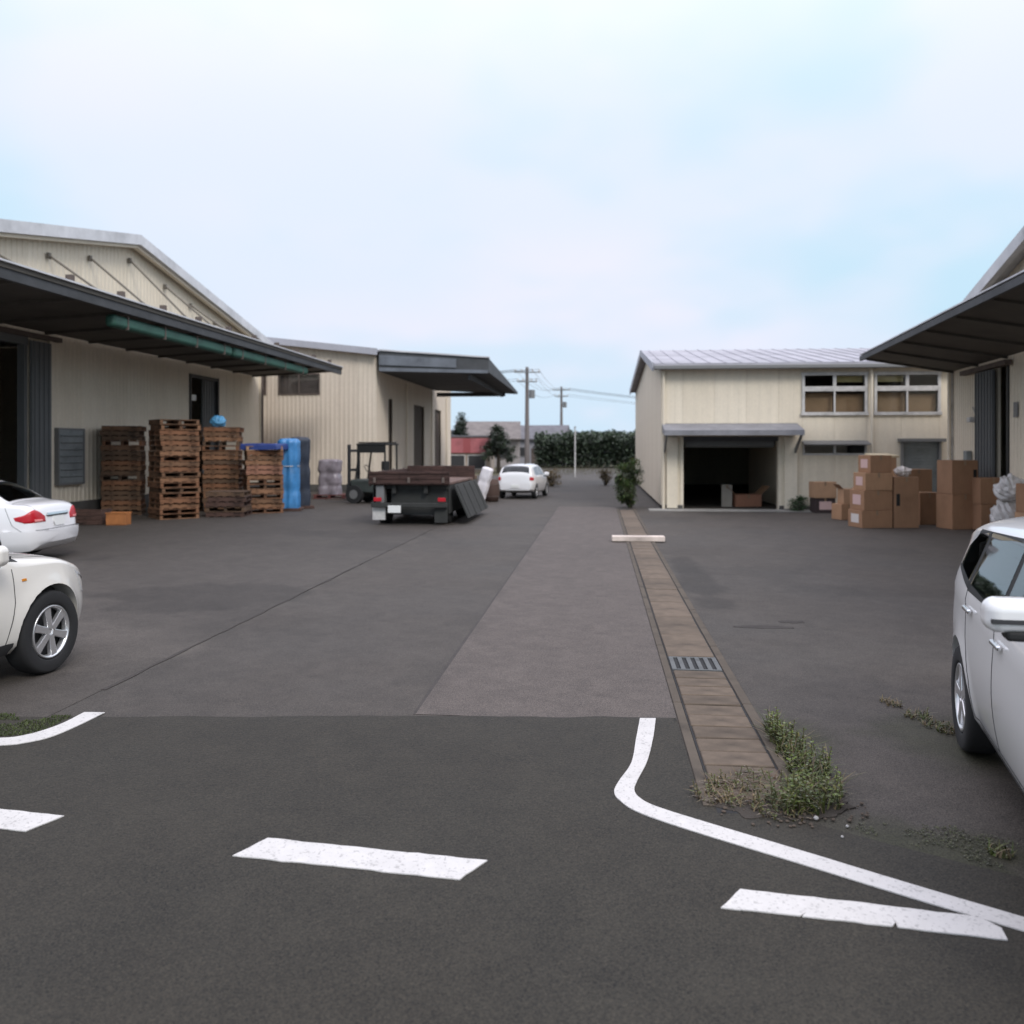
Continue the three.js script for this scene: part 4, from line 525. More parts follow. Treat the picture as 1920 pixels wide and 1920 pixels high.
// silver-white crossover at the right edge, nose towards the road
car('parked_hatchback', 'silver white tall hatchback with a large wing mirror beside the weedy asphalt', {
  L: 4.3, half: 0.885, wr: 0.345, tw: 0.205, axles: [-1.29, 1.33], cap: 0.17, tumble: 0.38, crease: 0.012, spokes: 5,
  top: [[-2.15, 0.78], [-2.13, 1.02], [-2.06, 1.2], [-1.92, 1.44], [-1.72, 1.53], [-1.3, 1.575], [-0.3, 1.60], [0.3, 1.565], [0.72, 1.43], [1.15, 1.2], [1.35, 1.1], [1.8, 0.97], [2.06, 0.78], [2.15, 0.6]],
  belt: [[-2.15, 0.72], [-2.05, 1.06], [-1.7, 1.12], [-0.8, 1.085], [0.4, 1.03], [1.2, 0.99], [1.75, 0.89], [2.06, 0.68], [2.15, 0.52]],
  plan: [[-2.15, 0.6], [-2.1, 0.72], [-1.95, 0.8], [-1.6, 0.858], [-1, 0.88], [0.9, 0.88], [1.5, 0.86], [1.9, 0.74], [2.08, 0.56], [2.15, 0.4]],
  under: [[-2.15, 0.42], [-2.0, 0.31], [-1, 0.23], [1, 0.23], [2.0, 0.25], [2.15, 0.34]],
  flare: [[1.33, 0.345, 0.016], [-1.29, 0.345, 0.018]], cabin: [-2.0, 1.1], mirror: [0.74, 1.25], ms: [0.16, 0.155], seats: [[0.15, 0.38], [0.15, -0.38], [-0.75, 0.38], [-0.75, -0.38]], dash: 0.8,
  sideGlass: [[[0.98, 1.085], [0.5, 1.37], [0.2, 1.455], [-0.16, 1.48], [-0.16, 1.085]], [[-0.24, 1.085], [-0.24, 1.48], [-1.02, 1.465], [-1.06, 1.13]], [[-1.13, 1.14], [-1.1, 1.455], [-1.4, 1.425], [-1.62, 1.32], [-1.66, 1.2]]],
  topGlass: [{ name: 'windscreen', o: [[1.14, -0.6], [1.14, 0.6], [0.52, 0.5], [0.52, -0.5]], y0: 1.02, y1: 1.8 }, { name: 'rear_window', o: [[-2.06, -0.5], [-1.82, -0.48], [-1.82, 0.48], [-2.06, 0.5]], y0: 1.14, y1: 1.8 }],
  trim: [[[-0.155, 1.085], [-0.245, 1.085], [-0.245, 1.48], [-0.155, 1.48]], [[-1.055, 1.1], [-1.135, 1.1], [-1.105, 1.45], [-1.015, 1.465]], [[1.06, 1.055], [-1.08, 1.085], [-1.08, 1.13], [0.98, 1.085]], [[-1.08, 1.09], [-1.72, 1.18], [-1.66, 1.2], [-1.12, 1.14]], [[-0.16, 1.48], [0.2, 1.455], [0.2, 1.475], [-0.16, 1.5]], [[-0.16, 1.48], [-0.16, 1.5], [-1.4, 1.455], [-1.4, 1.425], [-1.1, 1.455]]],
  gaps: [[[-0.2, 1.07], [-0.2, 0.34]], [[1.03, 1.03], [0.96, 0.34]], [[-1.1, 1.1], [-1.02, 0.8], [-0.9, 0.56], [-0.86, 0.34]], [[0.96, 0.34], [-0.86, 0.34]], [[-1.82, 1.12], [-1.96, 0.8], [-2.1, 0.78]]],
  handles: [[-0.06, 0.95], [-0.92, 0.99]], handleMat: M.chrome,
  patches: [{ name: 'tail_lamp', o: [[-2.2, 1.12], [-1.95, 1.1], [-1.9, 0.92], [-2.2, 0.88]], m: M.redLens, sides: true, z: [0.55, 1.2], grow: 0.005 }, { name: 'sill_trim', o: [[0.92, 0.22], [0.92, 0.28], [-0.87, 0.28], [-0.87, 0.22]], m: M.dark, sides: true, grow: 0.003 }],
}, M.paintSilver, [2.95, 0.002, -4.66], heading(192.6), 'white cars parked round the yard');

// small white car beyond the trailer, seen from behind
{
  const c = car('parked_hatchback', 'small white hatchback far off by the utility pole, seen from behind', {
    L: 3.6, half: 0.8, wr: 0.29, tw: 0.18, axles: [-1.15, 1.15], cap: 0.15, tumble: 0.4, spokes: 6,
    top: [[-1.8, 0.7], [-1.78, 0.95], [-1.7, 1.15], [-1.5, 1.36], [-1.0, 1.43], [0, 1.44], [0.4, 1.38], [1.0, 1.0], [1.5, 0.88], [1.8, 0.55]], belt: [[-1.8, 0.64], [-1.7, 0.92], [0, 0.9], [1.0, 0.86], [1.5, 0.78], [1.8, 0.46]],
    plan: [[-1.8, 0.62], [-1.72, 0.72], [-1.4, 0.79], [1, 0.79], [1.5, 0.72], [1.8, 0.42]], under: [[-1.8, 0.36], [-1, 0.22], [1, 0.22], [1.8, 0.3]], cabin: [-1.65, 0.95], mirror: [0.5, 0.98], seats: [[0, 0.34], [0, -0.34]], dash: 0.6,
    sideGlass: [[[0.75, 0.95], [0.3, 1.3], [-0.15, 1.33], [-0.15, 0.95]], [[-0.22, 0.95], [-0.22, 1.33], [-1.1, 1.29], [-1.3, 0.98]]],
    topGlass: [{ name: 'rear_window', o: [[-1.72, -0.58], [-1.48, -0.52], [-1.48, 0.52], [-1.72, 0.58]], y0: 1.0, y1: 1.6 }],
    tail: [{ name: 'tail_lamp', z0: 0.6, z1: 0.755, lo: [[0.6, 0.75], [0.755, 0.76]], hi: [[0.6, 0.93], [0.755, 0.9]], out: 0.01, m: M.redLens }],
    patches: [{ name: 'number_plate', end: true, o: [[-0.17, 0.6], [0.17, 0.6], [0.17, 0.46], [-0.17, 0.46]], x: [-2, -1.7], m: M.plateWhite, grow: 0.02 }],
  }, M.paintWhite, [-3.05, 0, -35.9], heading(7), 'white cars parked round the yard'); c.scale.setScalar(0.95);
}

// ---------------------------------------------------------------- pallets and goods on the left
function makePallet(mat) {
  const p = thing('wooden_pallet', '', 'pallet'); const R = rng(31);
  const top = [], bot = []; for (let k = 0; k < 8; k++) top.push(box(1.1, 0.022, 0.1 + R() * 0.012, (R() - 0.5) * 0.012, 0.133, -0.49 + k * 0.14)); for (let k = 0; k < 5; k++) bot.push(box(1.1, 0.02, 0.095, (R() - 0.5) * 0.012, 0.01, -0.49 + k * 0.245));
  mesh('top_deck', top, mat, p); mesh('bottom_deck', bot, mat, p);
  for (const x of [-0.5, 0, 0.5]) mesh('stringer', box(0.08, 0.102, 1.08, x, 0.071, 0), mat, p);
  return p;
}
{
  const protos = [...M.pallet, ...M.palletLight, M.palletDark].map(makePallet), fresh = protos.map(() => true), R = rng(77);
  const put = (k, pos, turn, label, group) => { let o; if (fresh[k]) { o = protos[k]; fresh[k] = false; o.position.set(...pos); o.rotation.y = turn; tag(o, label, 'pallet', group); } else o = dup(protos[k], pos, turn, label, group); o.rotation.x = (R() - 0.5) * 0.006; o.rotation.z = (R() - 0.5) * 0.006; return o; };
  const stack = (x, z, n, turn, pick, label, group) => { for (let i = 0; i < n; i++) put(pick(i), [x + (R() - 0.5) * 0.07, 0.003 + i * 0.1475, z + (R() - 0.5) * 0.07], turn + (R() - 0.5) * 0.07 + (R() < 0.7 ? Math.PI / 2 : 0), i === n - 1 ? label.replace(' in the', ' on top of the') : i === 0 ? label.replace(' in the', ' at the bottom of the') : label, group); };
  stack(-14.28, -25.3, 18, 0.38, (i) => [2, 0, 1, 2][i % 4], 'weathered brown pallet in the stack next to the grey vent panel', 'pallets stacked by the vent panel');
  stack(-12.1, -24.1, 19, 0.78, (i) => (i < 4 ? [3, 1][i % 2] : [0, 1, 3, 0, 1][i % 5]), 'weathered brown pallet in the tallest, slightly turned stack', 'pallets in the tallest stack');
  stack(-13.15, -26.6, 18, 0.1, (i) => [0, 2, 6][i % 3], 'dark weathered pallet in the stack behind the tallest one', 'pallets stacked at the back');
  stack(-11.95, -27.1, 18, 0.3, (i) => [0, 1, 2, 3][i % 4], 'brown pallet in the stack between the rear stack and the navy sheet', 'pallets stacked between rear stack and navy sheet');
  stack(-10.85, -25.0, 5, 0.2, (i) => [6, 2, 6][i % 3], 'dark red brown pallet in the knee high stack', 'pallets in the low stack');
  stack(-10.45, -26.6, 14, 0.5, (i) => (i > 12 ? 4 : i === 9 || i === 8 ? 5 : [1, 3, 0][i % 3]), 'reddish brown pallet in the stack beside the blue bundle', 'pallets stacked beside the blue bundle');
  protos.forEach((p, i) => { if (fresh[i]) scene.remove(p); });
}
function bundle(h, r, seed, folds) { // sheet pulled round a tall load, pleated, tied at the waist
  const nT = 72, nH = 30, pos = [], idx = [];
  for (let j = 0; j <= nH; j++) for (let i = 0; i < nT; i++) { const t = i / nT * Math.PI * 2, v = j / nH, waist = 1 - 0.09 * Math.exp(-(((v - 0.6) / 0.07) ** 2)) - 0.06 * Math.exp(-(((v - 0.25) / 0.05) ** 2)), sq = 1 / Math.pow(Math.abs(Math.cos(t)) ** 5 + Math.abs(Math.sin(t)) ** 5, 1 / 5), rr = r * sq * waist * (1 + 0.05 * Math.sin(folds * t + 3 * fbm(v * 3 + seed, t, 2)) + 0.12 * (fbm(Math.cos(t) * 3 + seed, v * 6 + Math.sin(t) * 3, 3) - 0.5)) * (v > 0.97 ? 1 - (v - 0.97) * 8 : 1); pos.push(Math.cos(t) * rr, v * h, Math.sin(t) * rr); }
  for (let j = 0; j < nH; j++) for (let i = 0; i < nT; i++) { const a = j * nT + i, b = j * nT + (i + 1) % nT; idx.push(a, a + nT, b, b, a + nT, b + nT); }
  const c = pos.length / 3; pos.push(0, h + 0.02, 0); for (let i = 0; i < nT; i++) idx.push(nH * nT + i, c, nH * nT + (i + 1) % nT);
  const g = new THREE.BufferGeometry(); g.setAttribute('position', new THREE.Float32BufferAttribute(pos, 3)); g.setIndex(idx); g.computeVertexNormals(); g.setAttribute('uv', new THREE.Float32BufferAttribute(pos.filter((_, i) => i % 3 !== 2), 2)); return g;
}
M.blueTarp = std(0.055, 0.235, 0.52, 0.42, { map: rep(dirtMap, 0.8) }); M.navyTarp = std(0.02, 0.045, 0.2, 0.5, { map: rep(dirtMap, 1) });
{
  const b = thing('tarpaulin_bundle', 'tall bundle wrapped in bright blue tarpaulin at the end of the pallet stacks', 'tarpaulin', [-9.86, 0, -27.3], 0.2);
  mesh('base_board', rbox(0.85, 0.09, 0.8, 0.01, 0, 0.048, 0), M.palletDark, b); mesh('tarpaulin', bundle(2.2, 0.325, 3, 9).translate(0, 0.095, 0), M.blueTarp, b);
  const rope = new THREE.TorusGeometry(0.325, 0.014, 6, 40); rope.rotateX(Math.PI / 2); rope.translate(0, 1.42, 0); mesh('rope', rope, M.frameWhite, b);
  const c = thing('tarpaulin_bundle', 'dark navy wrapped bundle half hidden behind the bright blue one', 'tarpaulin', [-9.88, 0, -28.4], 0.5); mesh('base_board', rbox(0.8, 0.09, 0.8, 0.01, 0, 0.048, 0), M.palletDark, c); mesh('tarpaulin', bundle(2.26, 0.31, 8, 7).translate(0, 0.095, 0), std(0.022, 0.03, 0.05, 0.6, { map: rep(dirtMap, 1) }), c);
  const sheetG = (w, d, seed, lift, drop) => { const g = new THREE.PlaneGeometry(w, d, 28, 28); g.rotateX(-Math.PI / 2); const p = g.attributes.position; for (let i = 0; i < p.count; i++) { const x = p.getX(i), z = p.getZ(i), ex = Math.max(0, Math.abs(x) - 0.56), ez = Math.max(0, Math.abs(z) - 0.56), e = Math.max(ex, ez); p.setXYZ(i, x - Math.sign(x) * ex * 0.85, lift + 0.02 + 0.07 * fbm(x * 5 + seed, z * 5 + seed, 3) - e * drop, z - Math.sign(z) * ez * 0.85); } g.computeVertexNormals(); return g; };
  tag(mesh('tarpaulin_sheet', sheetG(1.5, 1.5, 4, 0, 0.9).translate(-10.35, 2.075, -26.55), M.navyTarp), 'navy blue sheet draped on the reddish pallet stack', 'tarpaulin');
  const bag = tag(mesh('plastic_sack', crumple(0.24, 0.2, 0.2, 5), std(0.09, 0.3, 0.52, 0.4)), 'small sky blue sack on top of the rear pallet stack', 'sack'); bag.position.set(-12.1, 2.84, -27.05);
  const cr = thing('plastic_crate', 'small orange crate on the ground beside the white saloon', 'crate', [-12.45, 0, -21.8], 0.15); M.orange = std(0.42, 0.16, 0.05, 0.6, { map: rep(dirtMap, 1.2) });
  mesh('crate_floor', rbox(0.5, 0.02, 0.36, 0.005, 0, 0.012, 0), M.orange, cr); for (const s of [-1, 1]) { mesh('side_panel', rbox(0.5, 0.3, 0.02, 0.008, 0, 0.17, s * 0.18), M.orange, cr); mesh('end_panel', rbox(0.02, 0.3, 0.34, 0.008, s * 0.24, 0.17, 0), M.orange, cr); } mesh('crate_rim', [rbox(0.54, 0.03, 0.03, 0.01, 0, 0.315, 0.19), rbox(0.54, 0.03, 0.03, 0.01, 0, 0.315, -0.19)], M.orange, cr);
  const bx = thing('wooden_crate', 'low dark wooden crate between saloon and pallet stacks', 'crate', [-13.3, 0, -21.9], 0.1); for (let k = 0; k < 3; k++) for (const s of [-1, 1]) mesh('slat', box(0.9, 0.1, 0.02, 0, 0.07 + k * 0.125, s * 0.3), M.palletDark, bx); for (const s of [-1, 1]) mesh('end_board', box(0.03, 0.4, 0.58, s * 0.43, 0.2, 0), M.palletDark, bx); mesh('crate_floor', box(0.84, 0.02, 0.58, 0, 0.015, 0), M.palletDark, bx);
}
function crumple(rx, ry, rz, seed, detail = 4, amp = 0.35) { const g = mergeVertices(new THREE.IcosahedronGeometry(1, detail * 3).deleteAttribute('normal').deleteAttribute('uv')), p = g.attributes.position; for (let i = 0; i < p.count; i++) { const x = p.getX(i), y = p.getY(i), z = p.getZ(i), n = 1 + amp * (Math.abs(fbm(x * 2.2 + seed + 20, y * 2.2 + z * 1.7 + 20, 4) - 0.5) * 2 - 0.3) + amp * 0.5 * (fbm(x * 6 + 30 + seed, z * 6 + y * 5 + 30, 2) - 0.5); p.setXYZ(i, x * rx * n, Math.max(-ry * 0.92, y * ry * n), z * rz * n); } g.computeVertexNormals(); const uv = new Float32Array(p.count * 2); for (let i = 0; i < p.count; i++) { uv[2 * i] = p.getX(i) + p.getZ(i) * 0.5; uv[2 * i + 1] = p.getY(i); } g.setAttribute('uv', new THREE.BufferAttribute(uv, 2)); return g; }

// ---------------------------------------------------------------- flatbed trailer, forklift, wrapped goods
{
  const t = thing('flatbed_trailer', 'dark flatbed trailer with brown drop sides parked in mid yard', 'trailer', [-4.88, 0, -22.35], 0.0); // tail at local z = 0, running back
  M.bed = wood(0.055, 0.03, 0.026); M.bedTop = wood(0.16, 0.105, 0.09); M.under = std(0.038, 0.039, 0.037, 0.85, { map: rep(dirtMap, 1) });
  const L = 4.6, W = 2.12;
  const deck = mesh('deck', box(W - 0.1, 0.06, L - 0.1, 0, 1.07, -L / 2), M.bedTop, t); 
  const tb = mesh('tail_board', rbox(W, 0.34, 0.045, 0.01, 0, 1.22, 0), M.bed, t); for (let k = 0; k < 3; k++) mesh('board_rail', box(W + 0.01, 0.03, 0.025, 0, 1.09 + k * 0.13, 0.03), M.bed, tb); for (const x of [-0.9, 0, 0.9]) mesh('latch', rbox(0.07, 0.14, 0.05, 0.01, x, 1.17, 0.035), M.steelRust, tb);
  const sbl = mesh('side_board', rbox(0.045, 0.32, L, 0.01, -W / 2, 1.21, -L / 2 - 0.03), M.bed, t), sbr = mesh('side_board', rbox(0.045, 0.95, L - 0.6, 0.01, W / 2 + 0.24, 0.6, -L / 2 - 0.1, 0, 0, 0.42), M.under, t); // the right one hangs dropped
  for (let k = 0; k < 4; k++) { mesh('side_post', box(0.05, 0.4, 0.07, -(W / 2 + 0.035), 1.2, -0.25 - k * 1.33), M.steelRust, sbl); mesh('side_post', rbox(0.03, 0.9, 0.07, 0.005, W / 2 + 0.27, 0.6, -0.7 - k * 1.05, 0, 0, 0.42), M.under, sbr); }
  mesh('head_board', rbox(W, 0.4, 0.05, 0.01, 0, 1.25, -L), M.bed, t);
  for (const s of [-1, 1]) mesh('chassis_rail', box(0.1, 0.2, L - 0.2, s * 0.42, 0.93, -L / 2), M.under, t); for (let k = 0; k < 6; k++) mesh('cross_member', box(W - 0.15, 0.1, 0.08, 0, 0.985, -0.25 - k * 0.8), M.under, t);
  for (const z of [-0.85, -3.55]) for (const s of [-1, 1]) { const w = new THREE.Group(); w.name = 'wheel'; w.position.set(s * 0.82, 0.4, z); t.add(w); const g = new THREE.LatheGeometry([[0.22, -0.14], [0.38, -0.14], [0.4, -0.1], [0.4, 0.1], [0.38, 0.14], [0.22, 0.14], [0.22, -0.14]].map((v) => new THREE.Vector2(...v)), 32); g.rotateZ(Math.PI / 2); mesh('tyre', g, M.rubber, w); const r = new THREE.CylinderGeometry(0.22, 0.22, 0.2, 24); r.rotateZ(Math.PI / 2); mesh('rim', r, M.steel, w); }
  mesh('axle', bar(V3(-0.8, 0.4, -0.85), V3(0.8, 0.4, -0.85), 0.06, 10), M.under, t); mesh('axle', bar(V3(-0.8, 0.4, -3.55), V3(0.8, 0.4, -3.55), 0.06, 10), M.under, t);
  mesh('rear_bumper', rbox(2.0, 0.12, 0.1, 0.02, 0, 0.52, -0.03), M.under, t); mesh('under_guard', box(1.5, 0.72, 0.06, 0.22, 0.62, -0.3), M.under, t);
  mesh('tail_lamp', rbox(0.2, 0.1, 0.05, 0.01, -0.82, 0.67, 0.03), M.redLens, t); mesh('tail_lamp', rbox(0.2, 0.1, 0.05, 0.01, 0.86, 0.67, 0.03), M.redLens, t);
  mesh('mud_flap', box(0.34, 0.42, 0.02, -0.82, 0.34, -0.12), M.frameWhite, t); mesh('number_plate', rbox(0.34, 0.19, 0.02, 0.005, -0.38, 0.42, 0.03), M.plateWhite, t); mesh('tool_box', rbox(0.22, 0.46, 0.3, 0.02, -0.78, 0.8, -0.2), M.steel, t); mesh('mud_flap', box(0.34, 0.5, 0.02, 0.82, 0.32, -0.12), M.under, t);
  for (const s of [-1, 1]) mesh('side_skirt', box(0.02, 0.72, L - 0.5, s * 1.0, 0.66, -L / 2), M.under, t);
  mesh('drawbar', [bar(V3(-0.4, 0.9, -L), V3(0, 0.6, -L - 1.2), 0.05, 8), bar(V3(0.4, 0.9, -L), V3(0, 0.6, -L - 1.2), 0.05, 8)], M.under, t); mesh('stand_leg', bar(V3(0, 0, -L - 1.0), V3(0, 0.66, -L - 1.0), 0.04, 8), M.under, t);
  const l1 = tag(mesh('timber_beam', rbox(1.5, 0.22, 0.4, 0.01, -0.3 - 4.88, 1.22, -23.2, 0.05), wood(0.22, 0.16, 0.14)), 'pale beam lying on the trailer bed', 'timber');
}
{
  const f = thing('forklift', 'dark forklift with overhead guard parked between wrapped goods and trailer', 'forklift', [-8.2, 0, -31.4], -0.25); M.fork = std(0.055, 0.065, 0.06, 0.5, { map: rep(dirtMap, 1) });
  mesh('chassis', [rbox(1.5, 0.5, 1.0, 0.08, 0.1, 0.62, 0, 0, 0, 0, 4), rbox(0.5, 0.62, 1.04, 0.14, 0.72, 0.82, 0, 0, 0, 0, 5)], M.fork, f); mesh('seat', [rbox(0.45, 0.12, 0.45, 0.04, 0.3, 1.05, 0), rbox(0.12, 0.45, 0.45, 0.04, 0.52, 1.3, 0)], M.black, f);
  for (const [x, z] of [[-0.45, 0.45], [-0.45, -0.45], [0.75, 0.45], [0.75, -0.45]]) mesh('guard_post', bar(V3(x, 0.85, z), V3(x * 0.85 + 0.1, 2.1, z), 0.035, 8), M.black, f);
  const gd = mesh('overhead_guard', [rbox(1.2, 0.06, 1.0, 0.02, 0.2, 2.13, 0), rbox(1.15, 0.3, 0.03, 0.01, 0.2, 1.98, 0.47)], M.black, f); for (let k = 0; k < 5; k++) mesh('guard_bar', box(1.1, 0.05, 0.04, 0.2, 2.19, -0.4 + k * 0.2), M.black, gd);
  for (const s of [-1, 1]) { mesh('mast_rail', box(0.1, 2.05, 0.08, -0.78, 1.1, s * 0.34), M.dark, f); mesh('fork_tine', [box(1.0, 0.04, 0.11, -1.35, 0.1, s * 0.25), box(0.04, 0.5, 0.11, -0.86, 0.33, s * 0.25)], M.steelRust, f); } mesh('mast_cross', [box(0.06, 0.1, 0.7, -0.78, 1.9, 0), box(0.06, 0.1, 0.7, -0.78, 1.2, 0), box(0.05, 0.4, 0.8, -0.83, 0.5, 0)], M.dark, f);
  for (const [x, r] of [[-0.45, 0.33], [0.7, 0.27]]) for (const s of [-1, 1]) { const g = new THREE.CylinderGeometry(r, r, 0.2, 26); g.rotateX(Math.PI / 2); g.translate(x, r, s * 0.5); const w = mesh('wheel', g, M.rubber, f); const h = new THREE.CylinderGeometry(r * 0.5, r * 0.5, 0.22, 18); h.rotateX(Math.PI / 2); h.translate(x, r, s * 0.5); mesh('rim', h, M.steel, w); }
  mesh('steering_wheel', new THREE.TorusGeometry(0.15, 0.015, 6, 20).rotateY(Math.PI / 2).rotateZ(0.5).translate(-0.22, 1.25, 0), M.black, f);
}
{
  const g = thing('wrapped_load', 'purple grey shrink wrapped load on a dark red pallet by the far wall', 'load', [-10.6, 0, -34.2], 0.1); mesh('pallet_base', [box(1.3, 0.03, 1.0, 0, 0.145, 0), box(1.3, 0.03, 1.0, 0, 0.02, 0), box(0.1, 0.1, 1, -0.55, 0.083, 0), box(0.1, 0.1, 1, 0, 0.083, 0), box(0.1, 0.1, 1, 0.55, 0.083, 0)], std(0.13, 0.04, 0.035, 0.8), g);
  mesh('wrap', bundle(1.38, 0.44, 14, 6).translate(-0.06, 0.165, 0), std(0.26, 0.225, 0.25, 0.35, { map: rep(dirtMap, 1) }), g);
  const d = thing('oil_drum', 'dark oil drum standing left of the wrapped load', 'drum', [-11.6, 0, -33.4]); mesh('drum_body', new THREE.LatheGeometry([[0, 0], [0.28, 0], [0.29, 0.02], [0.285, 0.28], [0.298, 0.3], [0.285, 0.32], [0.285, 0.58], [0.298, 0.6], [0.285, 0.62], [0.29, 0.88], [0.27, 0.89], [0.27, 0.87], [0, 0.87]].map((v) => new THREE.Vector2(...v)), 32), M.fork, d); mesh('bung', new THREE.CylinderGeometry(0.03, 0.03, 0.02, 12).translate(0.15, 0.885, 0), M.steel, d);
  // sawn timber beyond the trailer, a white sheet slumped against it
  const tp = thing('timber_pile', 'pile of sawn brown timber beyond the trailer', 'timber', [-5.3, 0, -30.6], 0.15), R = rng(9), tm = [wood(0.17, 0.12, 0.085), wood(0.21, 0.15, 0.105), wood(0.12, 0.09, 0.07)], pg = box(1.9, 0.09, 0.16); for (let j = 0; j < 11; j++) for (let i = 0; i < 5; i++) { const p = mesh('timber_plank', pg, tm[Math.floor(R() * 3)], tp); p.position.set((R() - 0.5) * 0.2, 0.05 + j * 0.094, -0.4 + i * 0.19 + (R() - 0.5) * 0.02); }
  const wsht = tag(mesh('plastic_sheet', bundle(1.3, 0.2, 22, 5).rotateZ(-0.28), std(0.72, 0.69, 0.72, 0.45)), 'white plastic sheet bundle slumped beside the timber pile', 'plastic sheet'); wsht.position.set(-4.35, 0.03, -31.7);
  const bn = thing('brown_barrel', 'brown barrel between the white sheet and the far hatchback', 'drum', [-3.98, 0, -32.6]); mesh('barrel_body', new THREE.LatheGeometry([[0, 0], [0.24, 0], [0.29, 0.25], [0.3, 0.42], [0.29, 0.6], [0.25, 0.84], [0, 0.84]].map((v) => new THREE.Vector2(...v)), 28), std(0.075, 0.045, 0.035, 0.8), bn); for (const y of [0.2, 0.64]) mesh('hoop', new THREE.TorusGeometry(0.286, 0.012, 6, 28).rotateX(Math.PI / 2).translate(0, y, 0), M.steelRust, bn);
}

// ---------------------------------------------------------------- cartons on the right
function carton(x, y, z, w, h, d, turn, k, label, o = {}) {
  const c = thing(o.name || 'cardboard_box', label, 'box', [x, y, z], turn, 'goods set out by the right warehouse');
  mesh('carton_body', rbox(w, h - 0.004, d, 0.008, 0, h / 2, 0), o.m || M.card[k], c);
  mesh('tape', [box(0.06, 0.003, d + 0.006, 0, h + 0.0005, 0), box(0.06, 0.12, 0.003, 0, h - 0.062, d / 2 + 0.002), box(0.06, 0.12, 0.003, 0, h - 0.062, -d / 2 - 0.002)], M.cardTape, c);
  if (o.flap) for (const s of [-1, 1]) mesh('flap', box(w * 0.48, 0.006, d * 0.98, s * (w / 2 + w * 0.16), h + w * 0.15, 0, 0, 0, s * 0.75), M.card[(k + 1) % 4], c);
  if (o.slot) mesh('hand_hole', rbox(0.09, 0.3, 0.012, 0.004, o.slot * w, h * 0.55, d / 2), M.black, c);
  if (o.side) mesh('side_print', box(0.003, h * 0.5, d * 0.55, -w / 2 - 0.0025, h * 0.52, 0), o.side, c);
  if (o.front) mesh('front_print', box(w * 0.6, h * 0.55, 0.003, 0, h * 0.5, d / 2 + 0.0025), o.front, c);
  return c;
}
